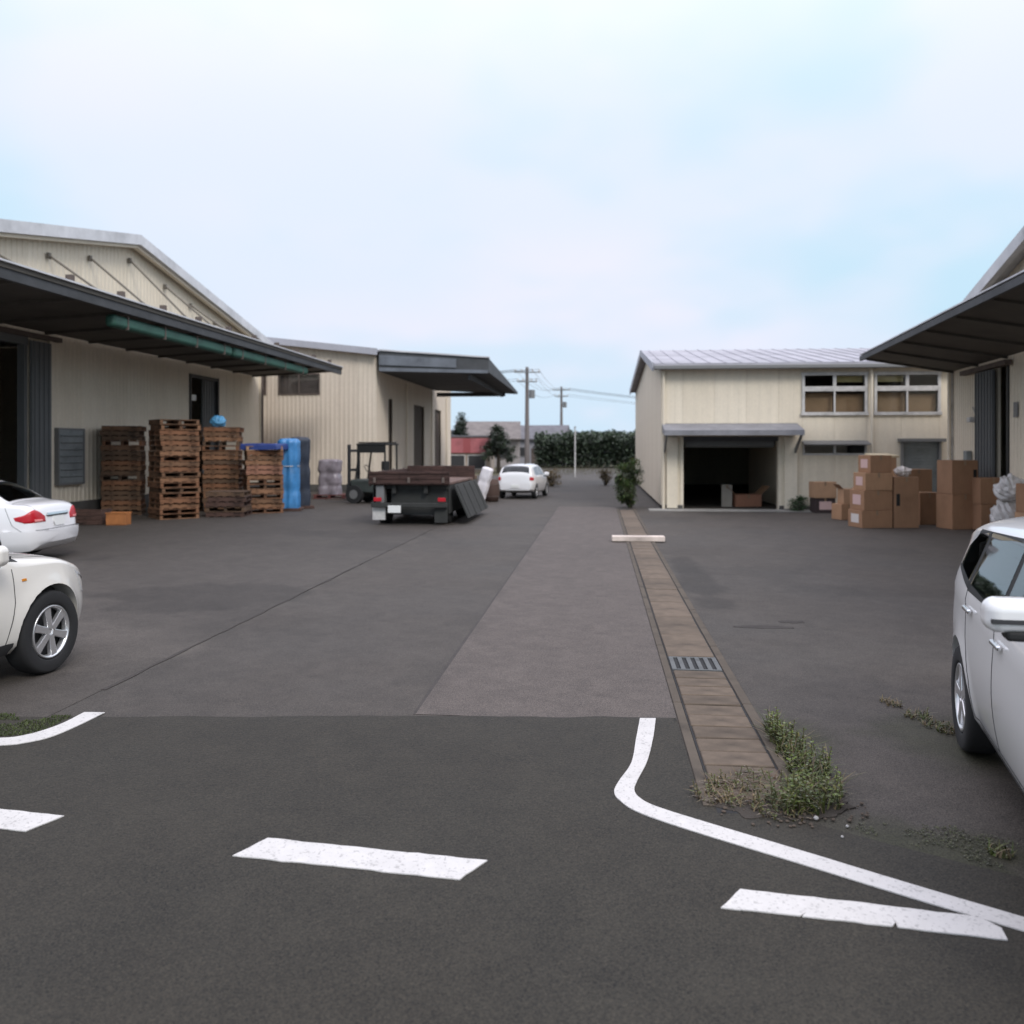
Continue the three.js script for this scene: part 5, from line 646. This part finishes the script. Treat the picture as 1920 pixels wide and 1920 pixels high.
{
  const tn = 0.2;
  carton(6.9, 0, -28.1, 0.62, 0.46, 0.5, 0.1, 3, 'black printed box under a carton near the garage bushes', { m: std(0.05, 0.035, 0.035, 0.8, { map: rep(cardMap, 1) }), front: M.print });
  carton(6.9, 0.46, -28.1, 0.68, 0.5, 0.55, 0.06, 2, 'tan carton standing on the black printed box', { flap: false });
  carton(6.86, 0, -25.5, 0.5, 0.44, 0.5, 0.3, 0, 'small carton at the foot of the tall printed stack', {}); carton(6.95, 0.44, -25.5, 0.42, 0.42, 0.42, 0.15, 2, 'small carton on a small carton left of the tall stack', { flap: true });
  carton(6.84, 0, -23.1, 0.8, 0.44, 0.72, tn, 1, 'bottom carton of the tall printed stack', { side: M.printWhite }); carton(6.86, 0.44, -23.1, 0.76, 0.5, 0.7, tn + 0.03, 1, 'second carton of the tall printed stack, round pink print', { side: M.print });
  carton(6.9, 0.94, -23.08, 0.7, 0.44, 0.66, tn - 0.03, 0, 'third carton of the tall printed stack', { side: M.print }); carton(6.95, 1.38, -23.08, 0.58, 0.44, 0.56, tn + 0.06, 1, 'top carton of the tall printed stack', { side: M.print });
  carton(7.62, 0, -23.15, 0.62, 1.28, 0.6, tn * 0.6, 3, 'tall upright carton with a hand hole beside the printed stack', { slot: -0.35 });
  carton(8.55, 0, -25.2, 0.8, 0.7, 0.7, 0.25, 1, 'lower carton of the stack before the grey shutter', {}); carton(8.55, 0.7, -25.2, 0.8, 0.72, 0.7, 0.3, 0, 'upper carton of the stack before the grey shutter', {});
  carton(8.52, 0, -24.1, 0.55, 0.84, 0.5, 0.2, 1, 'waist high carton squeezed between the two groups of boxes', {});
  carton(8.88, 0, -22.9, 0.7, 0.86, 0.66, 0.22, 1, 'lower carton of the tall plain stack by the sliding door', {}); carton(8.88, 0.86, -22.9, 0.68, 0.84, 0.64, 0.2, 3, 'upper carton of the tall plain stack by the sliding door', { slot: 0.38 });
  carton(9.45, 0, -22.55, 0.62, 0.64, 0.6, 0.08, 3, 'lower carton beside the open doorway', {}); carton(9.45, 0.64, -22.55, 0.64, 0.64, 0.62, 0.06, 3, 'upper carton beside the open doorway', {});
  carton(9.28, 0, -19.75, 0.6, 0.62, 0.6, 0.1, 2, 'lower carton behind the silver hatchback roof', {}); carton(9.28, 0.62, -19.75, 0.56, 0.62, 0.56, 0.2, 3, 'upper carton behind the silver hatchback roof', {});
  M.plastic = new THREE.MeshPhysicalMaterial({ color: lin(0.78, 0.77, 0.76), roughness: 0.2, transmission: 0.45, thickness: 0 });
  for (const [x, y, z, r, h, s, l] of [[9.2, 0.42, -20.75, 0.42, 0.45, 2, 'big crumpled clear plastic sack beside the doorway cartons'], [9.18, 1.08, -20.7, 0.33, 0.3, 6, 'crumpled clear plastic sack on top of a bigger one'], [7.66, 1.4, -23.15, 0.2, 0.13, 9, 'white crumpled wrap on the tall upright carton']]) { const b = tag(mesh('plastic_sack', crumple(r, h, r * 0.9, s, 5, 0.55), y > 1.3 ? M.printWhite : M.plastic), l, 'sack'); b.position.set(x, y, z); }
  tag(mesh('foam_sheet', rbox(0.7, 0.06, 0.6, 0.01, 7.9, 1.79, -25.6, 0.2, 0.1), std(0.62, 0.52, 0.34, 0.8)), 'cream board on the upright cartons behind the printed stack', 'board'); carton(7.85, 0, -25.6, 0.7, 0.88, 0.6, 0.15, 2, 'lower carton carrying the cream board stack', {}); carton(7.85, 0.88, -25.6, 0.66, 0.86, 0.6, 0.15, 2, 'upper carton directly under the cream board', {});
  // inside the open bay
  carton(5.0, 0, -30.9, 0.9, 0.42, 0.7, 0.2, 0, 'reddish carton inside the open garage bay', { flap: true, m: std(0.42, 0.2, 0.13, 0.9, { map: rep(cardMap, 1) }) }); carton(4.35, 0, -30.7, 0.35, 0.75, 0.4, -0.1, 2, 'pale upright carton inside the open garage bay', { m: std(0.4, 0.36, 0.32, 0.9, { map: rep(cardMap, 1) }) });
}

// ---------------------------------------------------------------- plants
function leafMesh(items) { // items: {p, d(normal-ish dir), l, w, c}
  const pos = [], nor = [], col = [], idx = []; const up = V3(0, 1, 0), s = V3(), n = V3();
  for (const { p, d, l, w, c } of items) { s.crossVectors(d, up); if (s.lengthSq() < 1e-4) s.set(1, 0, 0); s.normalize(); n.crossVectors(s, d).normalize(); const k = pos.length / 3; const q = [[0, 0], [0.45, 1], [1, 0], [0.45, -1]]; for (const [a, b] of q) { pos.push(p.x + d.x * l * a + s.x * w * b * 0.5, p.y + d.y * l * a + s.y * w * b * 0.5 - (a === 1 ? l * 0.12 : 0), p.z + d.z * l * a + s.z * w * b * 0.5); nor.push(n.x, n.y, n.z); col.push(...c); } idx.push(k, k + 1, k + 3, k + 1, k + 2, k + 3); }
  const g = new THREE.BufferGeometry(); g.setAttribute('position', new THREE.Float32BufferAttribute(pos, 3)); g.setAttribute('normal', new THREE.Float32BufferAttribute(nor, 3)); g.setAttribute('color', new THREE.Float32BufferAttribute(col, 3)); g.setIndex(idx); return g;
}
M.leaf = new THREE.MeshPhysicalMaterial({ color: 0xffffff, vertexColors: true, roughness: 0.75, transmission: 0.25, thickness: 0, side: THREE.DoubleSide });
M.bark = std(0.1, 0.075, 0.055, 0.95, { map: rep(woodMap, 1) });
const shades = (R, list) => { const c = list[Math.floor(R() * list.length)], k = 0.7 + R() * 0.6; return c.map((v) => v * k); };
const GREEN = [[0.06, 0.085, 0.010], [0.075, 0.095, 0.012], [0.042, 0.06, 0.010], [0.09, 0.10, 0.02]], DRY = [[0.16, 0.115, 0.05], [0.12, 0.085, 0.045], [0.2, 0.15, 0.08]], MID = [...GREEN, ...DRY, [0.09, 0.1, 0.03]];
function blades(n, spot, h0, h1, pal, seed, lean = 0.5) { // bent grass blades
  const R = rng(seed), pos = [], col = [], idx = [];
  for (let k = 0; k < n; k++) { const [x, z] = spot(R), h = lerp(h0, h1, R() ** 1.6), a = R() * 6.283, l = lean * (0.3 + R()) * h, w = 0.004 + R() * 0.005, c = shades(R, pal), dx = Math.cos(a), dz = Math.sin(a), b = pos.length / 3; for (let q = 0; q <= 3; q++) { const t = q / 3, ww = w * (1 - t * 0.92); pos.push(x + dx * l * t * t - dz * ww, 0.004 + h * (t - 0.25 * t * t * lean), z + dz * l * t * t + dx * ww, x + dx * l * t * t + dz * ww, 0.004 + h * (t - 0.25 * t * t * lean), z + dz * l * t * t - dx * ww); col.push(...c, ...c); if (q < 3) idx.push(b + q * 2, b + q * 2 + 1, b + q * 2 + 2, b + q * 2 + 1, b + q * 2 + 3, b + q * 2 + 2); } }
  const g = new THREE.BufferGeometry(); g.setAttribute('position', new THREE.Float32BufferAttribute(pos, 3)); g.setAttribute('color', new THREE.Float32BufferAttribute(col, 3)); g.setIndex(idx); g.computeVertexNormals(); return g;
}
function stems(n, spot, h0, h1, pal, seed, leafL = 0.05) { // leafy weed stems
  const R = rng(seed), it = [], bars = [];
  for (let k = 0; k < n; k++) { const [x, z] = spot(R), h = lerp(h0, h1, R()), a = R() * 6.283, ln = 0.35 * R(), top = V3(x + Math.cos(a) * ln * h, h, z + Math.sin(a) * ln * h), base = V3(x, 0.003, z); bars.push(bar(base, top, 0.0022, 4)); const m = Math.floor(5 + h * 45); for (let q = 0; q < m; q++) { const t = 0.15 + 0.85 * q / m, b = q * 2.4 + R(), e = 0.1 + R() * 0.7; it.push({ p: base.clone().lerp(top, t), d: V3(Math.cos(b) * Math.cos(e), Math.sin(e), Math.sin(b) * Math.cos(e)), l: leafL * (0.6 + R() * 0.8) * (1.15 - t * 0.6), w: leafL * 0.4, c: shades(R, pal) }); } }
  return { leaves: leafMesh(it), stalks: mergeGeometries(bars) };
}
function weed(label, spots, o) {
  const w = thing('weed_clump', label, 'weeds', [0, 0, 0], 0); const spot = (R) => { const [x, z, r] = spots[Math.floor(R() * spots.length)], a = R() * 6.283, q = r * Math.sqrt(R()); return [x + Math.cos(a) * q, z + Math.sin(a) * q]; };
  if (o.blades) { const b = mesh('grass_blades', blades(o.blades, spot, o.h0, o.h1, o.pal, o.seed, o.lean || 0.5), M.leaf, w); }
  if (o.stems) { const s = stems(o.stems, spot, o.h0, o.h1 * 1.05, o.lpal || GREEN, o.seed + 1, o.leaf || 0.045); mesh('leaves', s.leaves, M.leaf, w); mesh('stalks', s.stalks, std(0.09, 0.08, 0.03, 0.9), w); } for (const c of w.children) c.userData.kind = 'stuff'; return w;
}
{ // soil and litter where the channel ends
  const q = []; for (let i = 0; i < 100; i++) { const a = i / 100 * Math.PI * 2, r = 0.6 + 0.8 * fbm(Math.cos(a) * 2 + 5, Math.sin(a) * 2 + 9, 3); q.push([1.0 + Math.cos(a) * 0.42 * r, -5.12 - Math.sin(a) * 0.3 * r]); }
  struct('soil_patch', slabPoly(q, -0.02, 0.009), std(0.05, 0.041, 0.033, 1, { map: rep(dirtMap, 2), bumpMap: rep(dirtMap, 5), bumpScale: 0.02 }));
  const R0 = rng(404), cl = []; for (let k = 0; k < 160; k++) { const a = R0() * 6.283, r = Math.sqrt(R0()), s = 0.004 + R0() * 0.009, g = new THREE.IcosahedronGeometry(s, 0); g.scale(1, 0.6, 1.2); g.rotateY(R0() * 6); g.translate(1.0 + Math.cos(a) * 0.5 * r, 0.011, -5.1 - Math.sin(a) * 0.4 * r); cl.push(g); }
  const clods = mesh('soil_clods', cl, std(0.085, 0.065, 0.05, 1)); clods.userData = { kind: 'stuff', label: 'loose crumbs of soil round the channel weeds', category: 'soil' };
  weed('tall green and straw weeds crowding the end of the drain channel', [[1.27, -5.3, 0.16], [1.2, -5.08, 0.15], [1.28, -5.6, 0.14], [1.24, -5.85, 0.1], [1.22, -6.1, 0.07], [1.21, -6.3, 0.05], [1.1, -5.02, 0.15]], { blades: 800, h0: 0.03, h1: 0.2, pal: [...GREEN, ...GREEN, ...DRY, [0.13, 0.14, 0.02]], stems: 125, lpal: [[0.075, 0.105, 0.01], [0.12, 0.17, 0.012], [0.10, 0.145, 0.012], [0.06, 0.085, 0.01], [0.15, 0.14, 0.03]], seed: 12, leaf: 0.045, lean: 1.1 });
  weed('low brown matted weeds over the last channel covers', [[0.85, -5.15, 0.2], [0.7, -5.12, 0.15], [1.0, -4.98, 0.17], [0.95, -5.35, 0.18], [0.72, -5.3, 0.1]], { blades: 650, h0: 0.015, h1: 0.09, pal: [[0.13, 0.08, 0.045], [0.1, 0.06, 0.04], ...DRY, [0.1, 0.11, 0.02]], stems: 85, lpal: [[0.1, 0.14, 0.012], ...GREEN, [0.13, 0.14, 0.02], ...DRY], seed: 44, leaf: 0.03, lean: 1.5 });
  weed('small yellow green weeds in a crack beside the silver hatchback', [[2.36, -6.8, 0.1], [2.41, -6.62, 0.1], [2.45, -6.48, 0.08]], { blades: 240, h0: 0.01, h1: 0.07, pal: [[0.13, 0.12, 0.035], ...MID, ...DRY], stems: 14, lpal: GREEN, seed: 70, leaf: 0.03, lean: 1.4 });
  weed('sparse straw weeds further along the same crack', [[2.28, -7.08, 0.06], [2.25, -7.18, 0.05]], { blades: 90, h0: 0.01, h1: 0.06, pal: [[0.15, 0.12, 0.045], ...DRY], stems: 4, lpal: MID, seed: 71, leaf: 0.025, lean: 1.4 });
  weed('thin weed tuft on the verge inside the long curved line', [[1.97, -4.55, 0.06]], { blades: 70, h0: 0.01, h1: 0.07, pal: MID, seed: 90, lean: 1.2 });
  const gm = mesh('moss', blades(3200, (R) => { let x, z; do { x = -4.75 + R() * 0.85; z = -6.2 + R() * 0.5; } while (fbm(x * 5, z * 5, 2) < 0.5 || z > -5.72 - (x + 4.1) * 0.25); return [x, z]; }, 0.006, 0.02, [[0.05, 0.075, 0.012], [0.07, 0.09, 0.02], [0.045, 0.055, 0.02]], 55), M.leaf); gm.userData = { kind: 'stuff', label: 'green moss on the verge inside the curved line', category: 'moss' };
  const gm2 = mesh('moss', blades(700, (R) => { let x, z; do { x = 1.3 + R() * 0.8; z = -4.85 + R() * 0.45; } while (fbm(x * 6, z * 6, 3) < 0.54 || z > roadEdge(x) - 0.06); return [x, z]; }, 0.004, 0.012, [[0.075, 0.078, 0.035], [0.085, 0.085, 0.045], [0.06, 0.07, 0.03]], 58, 1.4), M.leaf); gm2.userData = { kind: 'stuff', label: 'thin moss film along the long curved line', category: 'moss' };
  for (const [x, z, r] of [[1.16, -4.86, 0.014], [1.3, -4.78, 0.009], [1.24, -4.65, 0.008]]) { const p = tag(mesh('pebble', crumple(r, r * 0.8, r, 3, 1), M.frameWhite), 'white pebble on the asphalt by the channel weeds', 'pebble', 'white pebbles'); p.position.set(x, r * 0.7 + 0.004, z); }
}
function bush(name, label, [x, z], r, h, n, pal, seed, cat = 'bush', leaf = 0.09) {
  const t = thing(name, label, cat, [x, 0, z]), R = rng(seed), it = [], bars = [];
  const lobes = []; for (let k = 0; k < 14; k++) { const a = R() * 6.283, q = Math.sqrt(R()) * r * 0.62, y = h * (0.2 + 0.65 * R()); lobes.push([Math.cos(a) * q, y, Math.sin(a) * q, r * (0.28 + 0.25 * R())]); bars.push(bar(V3(Math.cos(a) * q * 0.2, 0, Math.sin(a) * q * 0.2), V3(Math.cos(a) * q, y, Math.sin(a) * q), 0.012 + r * 0.008, 5)); }
  for (let k = 0; k < n; k++) { const [lx, ly, lz, lr] = lobes[k % 14], a = R() * 6.283, e = Math.asin(R() * 2 - 1), q = lr * (0.45 + 0.6 * R()); const d = V3(Math.cos(a) * Math.cos(e), Math.sin(e), Math.sin(a) * Math.cos(e)); const p = V3(lx, ly, lz).addScaledVector(d, q); if (p.y < 0.03) p.y = 0.03 + R() * 0.1; it.push({ p, d: d.add(V3(R() - 0.5, R() - 0.3, R() - 0.5)).normalize(), l: leaf * (0.6 + 0.8 * R()), w: leaf * 0.5, c: shades(R, pal) }); }
  mesh('foliage', leafMesh(it), M.leaf, t); mesh('stem', mergeGeometries(bars), M.bark, t); return t;
}
bush('corner_bush', 'tall green bush at the garage corner by the drain channel', [1.05, -29.7], 0.6, 1.65, 6500, [[0.05, 0.095, 0.015], [0.04, 0.08, 0.018], [0.065, 0.105, 0.02], [0.09, 0.09, 0.03]], 3);
bush('wall_bush', 'low green bush under the strip window of the garage', [6.3, -28.55], 0.42, 0.42, 1700, [[0.03, 0.075, 0.02], [0.045, 0.09, 0.03]], 5, 'bush', 0.06);
bush('dry_shrub', 'yellow brown shrub beside the far road end', [-2.45, -46], 0.55, 0.9, 1400, [...DRY, [0.2, 0.14, 0.05]], 6);
bush('dry_shrub', 'brown shrub on the opposite edge of the far road end', [0.35, -47.5], 0.5, 0.8, 1300, [...DRY, [0.06, 0.06, 0.025]], 16);
function tree(label, [x, z], h, r, n, pal, seed, trunkH = 0.35) {
  const t = thing('tree', label, 'tree', [x, 0, z], 0, 'trees beyond the yard'), R = rng(seed), it = [], bars = [];
  const tr = new THREE.CylinderGeometry(0.09, 0.17, h * 0.75, 9); tr.translate(0, h * 0.375, 0); bars.push(tr.toNonIndexed()); const lobes = [];
  for (let k = 0; k < 22; k++) { const a = R() * 6.283, y = h * (trunkH + (0.94 - trunkH) * R()), q = r * (0.15 + 0.75 * R()) * (1.15 - y / h * 0.75), c = [Math.cos(a) * q, y, Math.sin(a) * q, r * (0.22 + 0.24 * R())]; lobes.push(c); bars.push(bar(V3(0, y * 0.75, 0), V3(c[0], c[1], c[2]), 0.035, 5)); }
  for (let k = 0; k < n; k++) { const [lx, ly, lz, lr] = lobes[k % 22], a = R() * 6.283, e = Math.asin(R() * 2 - 1), d = V3(Math.cos(a) * Math.cos(e), Math.sin(e), Math.sin(a) * Math.cos(e)), p = V3(lx, ly, lz).addScaledVector(d, lr * (0.4 + 0.65 * R())); it.push({ p, d: d.add(V3(R() - 0.5, R() - 0.5, R() - 0.5)).normalize(), l: 0.22 * (0.6 + 0.8 * R()), w: 0.14, c: shades(R, pal) }); }
  mesh('crown', leafMesh(it), M.leaf, t); for (const b of bars) b.deleteAttribute('uv'); mesh('trunk', mergeGeometries(bars), M.bark, t); return t;
}
const DARKG = [[0.018, 0.035, 0.02], [0.025, 0.045, 0.022], [0.03, 0.05, 0.02]];
tree('dark evergreen above the red shop roof', [-13.6, -86], 5.2, 1.4, 5200, DARKG, 4, 0.25);
tree('loose green tree between the houses and the utility pole', [-8.0, -70], 3.6, 1.5, 4200, [[0.04, 0.06, 0.03], [0.05, 0.06, 0.035], ...DARKG], 9);
tree('small dark tree left of the far wood', [-6.2, -92], 3.2, 1.2, 2600, DARKG, 19);
{ // far wood: reads as one dark mass
  const R = rng(88), it = []; for (let k = 0; k < 26000; k++) { const x = -6.4 + R() * 12.5, z = -96 + R() * 8, hh = 2.0 + 2.4 * fbm(x * 0.75 + 9, z * 0.4, 4) - 0.03 * x, y = hh * Math.pow(R(), 0.7), a = R() * 6.283, e = R() * 1.6 - 0.5; it.push({ p: V3(x, y, z), d: V3(Math.cos(a) * Math.cos(e), Math.sin(e), Math.sin(a) * Math.cos(e)), l: 0.36, w: 0.26, c: shades(R, [[0.03, 0.055, 0.025], [0.042, 0.07, 0.03], [0.05, 0.075, 0.035]]) }); }
  const w = mesh('woodland', leafMesh(it), M.leaf); w.userData = { kind: 'stuff', label: 'dark green wood closing the view behind the field', category: 'wood' };
  const R2 = rng(90); const f = mesh('field_grass', blades(14000, (q) => [-30 + q() * 60, -64.5 - q() * 24], 0.1, 0.45, [[0.09, 0.085, 0.03], [0.12, 0.1, 0.04], [0.07, 0.075, 0.025]], 91).scale(1, 1, 1), M.leaf); f.userData = { kind: 'stuff', label: 'rough olive grass of the field before the wood', category: 'grass' };
  const pos = [], idx = [], n = 160; for (let i = 0; i <= n; i++) { const x = -330 + i * 4.2, h = 6 + 5 * fbm(i * 0.09, 3, 4); pos.push(x, -1, -330, x, h, -330 - 12, x, -1, -360); if (i < n) { const k = i * 3; idx.push(k, k + 3, k + 1, k + 1, k + 3, k + 4, k + 1, k + 4, k + 2, k + 2, k + 4, k + 5); } }
  const g = new THREE.BufferGeometry(); g.setAttribute('position', new THREE.Float32BufferAttribute(pos, 3)); g.setIndex(idx); g.computeVertexNormals(); struct('hills', g, std(0.075, 0.08, 0.1, 1));
}

// ---------------------------------------------------------------- houses, poles and wires beyond
function house(label, [x, z], w, d, h, rh, wallM, roofM, turn = 0) {
  const H = thing('house', label, 'house', [x, 0, z], turn, 'houses beyond the yard'); mesh('wall', box(w, h, d, 0, h / 2, 0), wallM, H);
  const r = prismXY([[-w / 2 - 0.4, h - 0.05], [w / 2 + 0.4, h - 0.05], [w / 2 + 0.4, h + 0.06], [0, h + rh], [-w / 2 - 0.4, h + 0.06]], -d / 2 - 0.4, d / 2 + 0.4); mesh('roof', metric(r.rotateY(Math.PI / 2).scale(d > w ? 1 : 1, 1, 1)), roofM, H);
  for (const [wx, ww] of [[-w * 0.27, 1.3], [w * 0.22, 1.6]]) { const f = mesh('window', box(ww, 1.1, 0.1, wx, h * 0.52, d / 2 + 0.02), M.steel, H); mesh('pane', box(ww - 0.14, 0.95, 0.04, wx, h * 0.52, d / 2 + 0.06), M.dark, f); }
  mesh('door', box(0.85, 1.95, 0.08, -w * 0.02, 0.98, d / 2 + 0.02), M.steelRust, H); return H;
}
M.houseWall = std(0.36, 0.32, 0.31, 0.9, { map: rep(dirtMap, 0.4) }); M.tile = std(0.2, 0.175, 0.165, 0.8, { map: rep(dirtMap, 0.6) }); M.tile2 = std(0.16, 0.155, 0.17, 0.8, { map: rep(dirtMap, 0.6) });
house('low house with a brownish tiled roof beyond the red shop', [-11.6, -92], 6.6, 6, 2.9, 1.9, M.houseWall, M.tile, 0.1); house('low house with a grey roof behind the utility pole', [-6.9, -104], 6.2, 6, 3.0, 1.7, std(0.3, 0.29, 0.31, 0.9), M.tile2, -0.1);
{ const S = thing('shop_building', 'small shop with a faded red front board seen under the far canopy', 'shop', [-12.0, 0, -74], 0.05, 'houses beyond the yard'); mesh('wall', box(6.0, 2.9, 5, 0, 1.45, 0), std(0.42, 0.34, 0.28, 0.9, { map: rep(dirtMap, 0.5) }), S); mesh('front_board', box(6.1, 1.2, 0.15, 0, 2.2, 2.6), std(0.42, 0.13, 0.14, 0.7, { map: rep(dirtMap, 0.5) }), S); mesh('front_board', box(0.6, 1.2, 0.16, 1.1, 2.2, 2.605), std(0.3, 0.07, 0.075, 0.7), S); mesh('roof', box(6.3, 0.12, 5.3, 0, 2.97, 0), M.tile2, S); for (const x of [-1.6, 0.2, 1.9]) { const w = mesh('window', box(1.5, 1.2, 0.08, x, 0.85, 2.52), M.frameWhite, S); mesh('pane', box(1.36, 1.06, 0.03, x, 0.85, 2.57), M.dark, w); } }
function pole(label, [x, z], h, turn) {
  const p = thing('utility_pole', label, 'utility pole', [x, 0, z], turn, 'utility poles beyond the yard'); mesh('shaft', new THREE.CylinderGeometry(0.13, 0.23, h, 16).translate(0, h / 2, 0), M.poleM = M.poleM || std(0.2, 0.175, 0.17, 0.9, { map: rep(concreteMap, 0.5) }), p);
  for (const [dy, w] of [[0.45, 2.2], [1.25, 1.7]]) { const c = mesh('crossarm', box(w, 0.1, 0.1, 0, h - dy, 0.16), M.steel, p); for (const s of [-1, -0.45, 0.45, 1]) mesh('insulator', new THREE.CylinderGeometry(0.05, 0.07, 0.2, 10).translate(s * w * 0.46, h - dy + 0.15, 0.16), M.frameWhite, c); }
  mesh('transformer', new THREE.CylinderGeometry(0.25, 0.25, 0.7, 18).translate(0.42, h - 2.3, 0.05), M.steel, p); return p;
}
pole('nearer concrete utility pole rising right of the far canopy', [-6.1, -74.8], 8.9, 0.15); pole('farther concrete utility pole beyond the dark wood', [-4.75, -112], 9.8, 0.1);
{ const p = thing('steel_post', 'thin pale steel post before the dark wood', 'post', [-1.62, 0, -60.1]); mesh('post_shaft', bar(V3(0, 0, 0), V3(0, 3.4, 0), 0.05, 10), M.frameWhite, p); mesh('post_cap', new THREE.SphereGeometry(0.065, 12, 8).translate(0, 3.42, 0), M.steel, p); }
for (const [s, dy] of [[-1, 0.45], [-0.45, 0.45], [0.45, 0.45], [1, 0.45], [0.9, 1.25], [-0.9, 1.25]]) {
  const A = V3(-6.1 + s, 8.9 - dy + 0.25, -74.7), B = V3(-4.75 + s, 9.8 - dy + 0.25, -111.8), C = V3(38 + s, 9.6 - dy, -150), D = V3(-26 + s, 8.8 - dy, -58);
  for (const [P, Q] of [[A, B], [B, C], [D, A]]) { const pts = []; for (let k = 0; k <= 12; k++) { const t = k / 12, v = P.clone().lerp(Q, t); v.y -= 4 * t * (1 - t) * 0.9; pts.push(v); } tag(mesh('power_line', tube(pts, 0.014, 24, 4), M.dark), P === A ? 'overhead wire between the two utility poles' : P === B ? 'overhead wire running right from the farther utility pole' : 'overhead wire arriving at the nearer utility pole from the left', 'wire', P === A ? 'wires between the poles' : P === B ? 'wires running right' : 'wires from the left'); }
}
renderer.render(scene, camera);
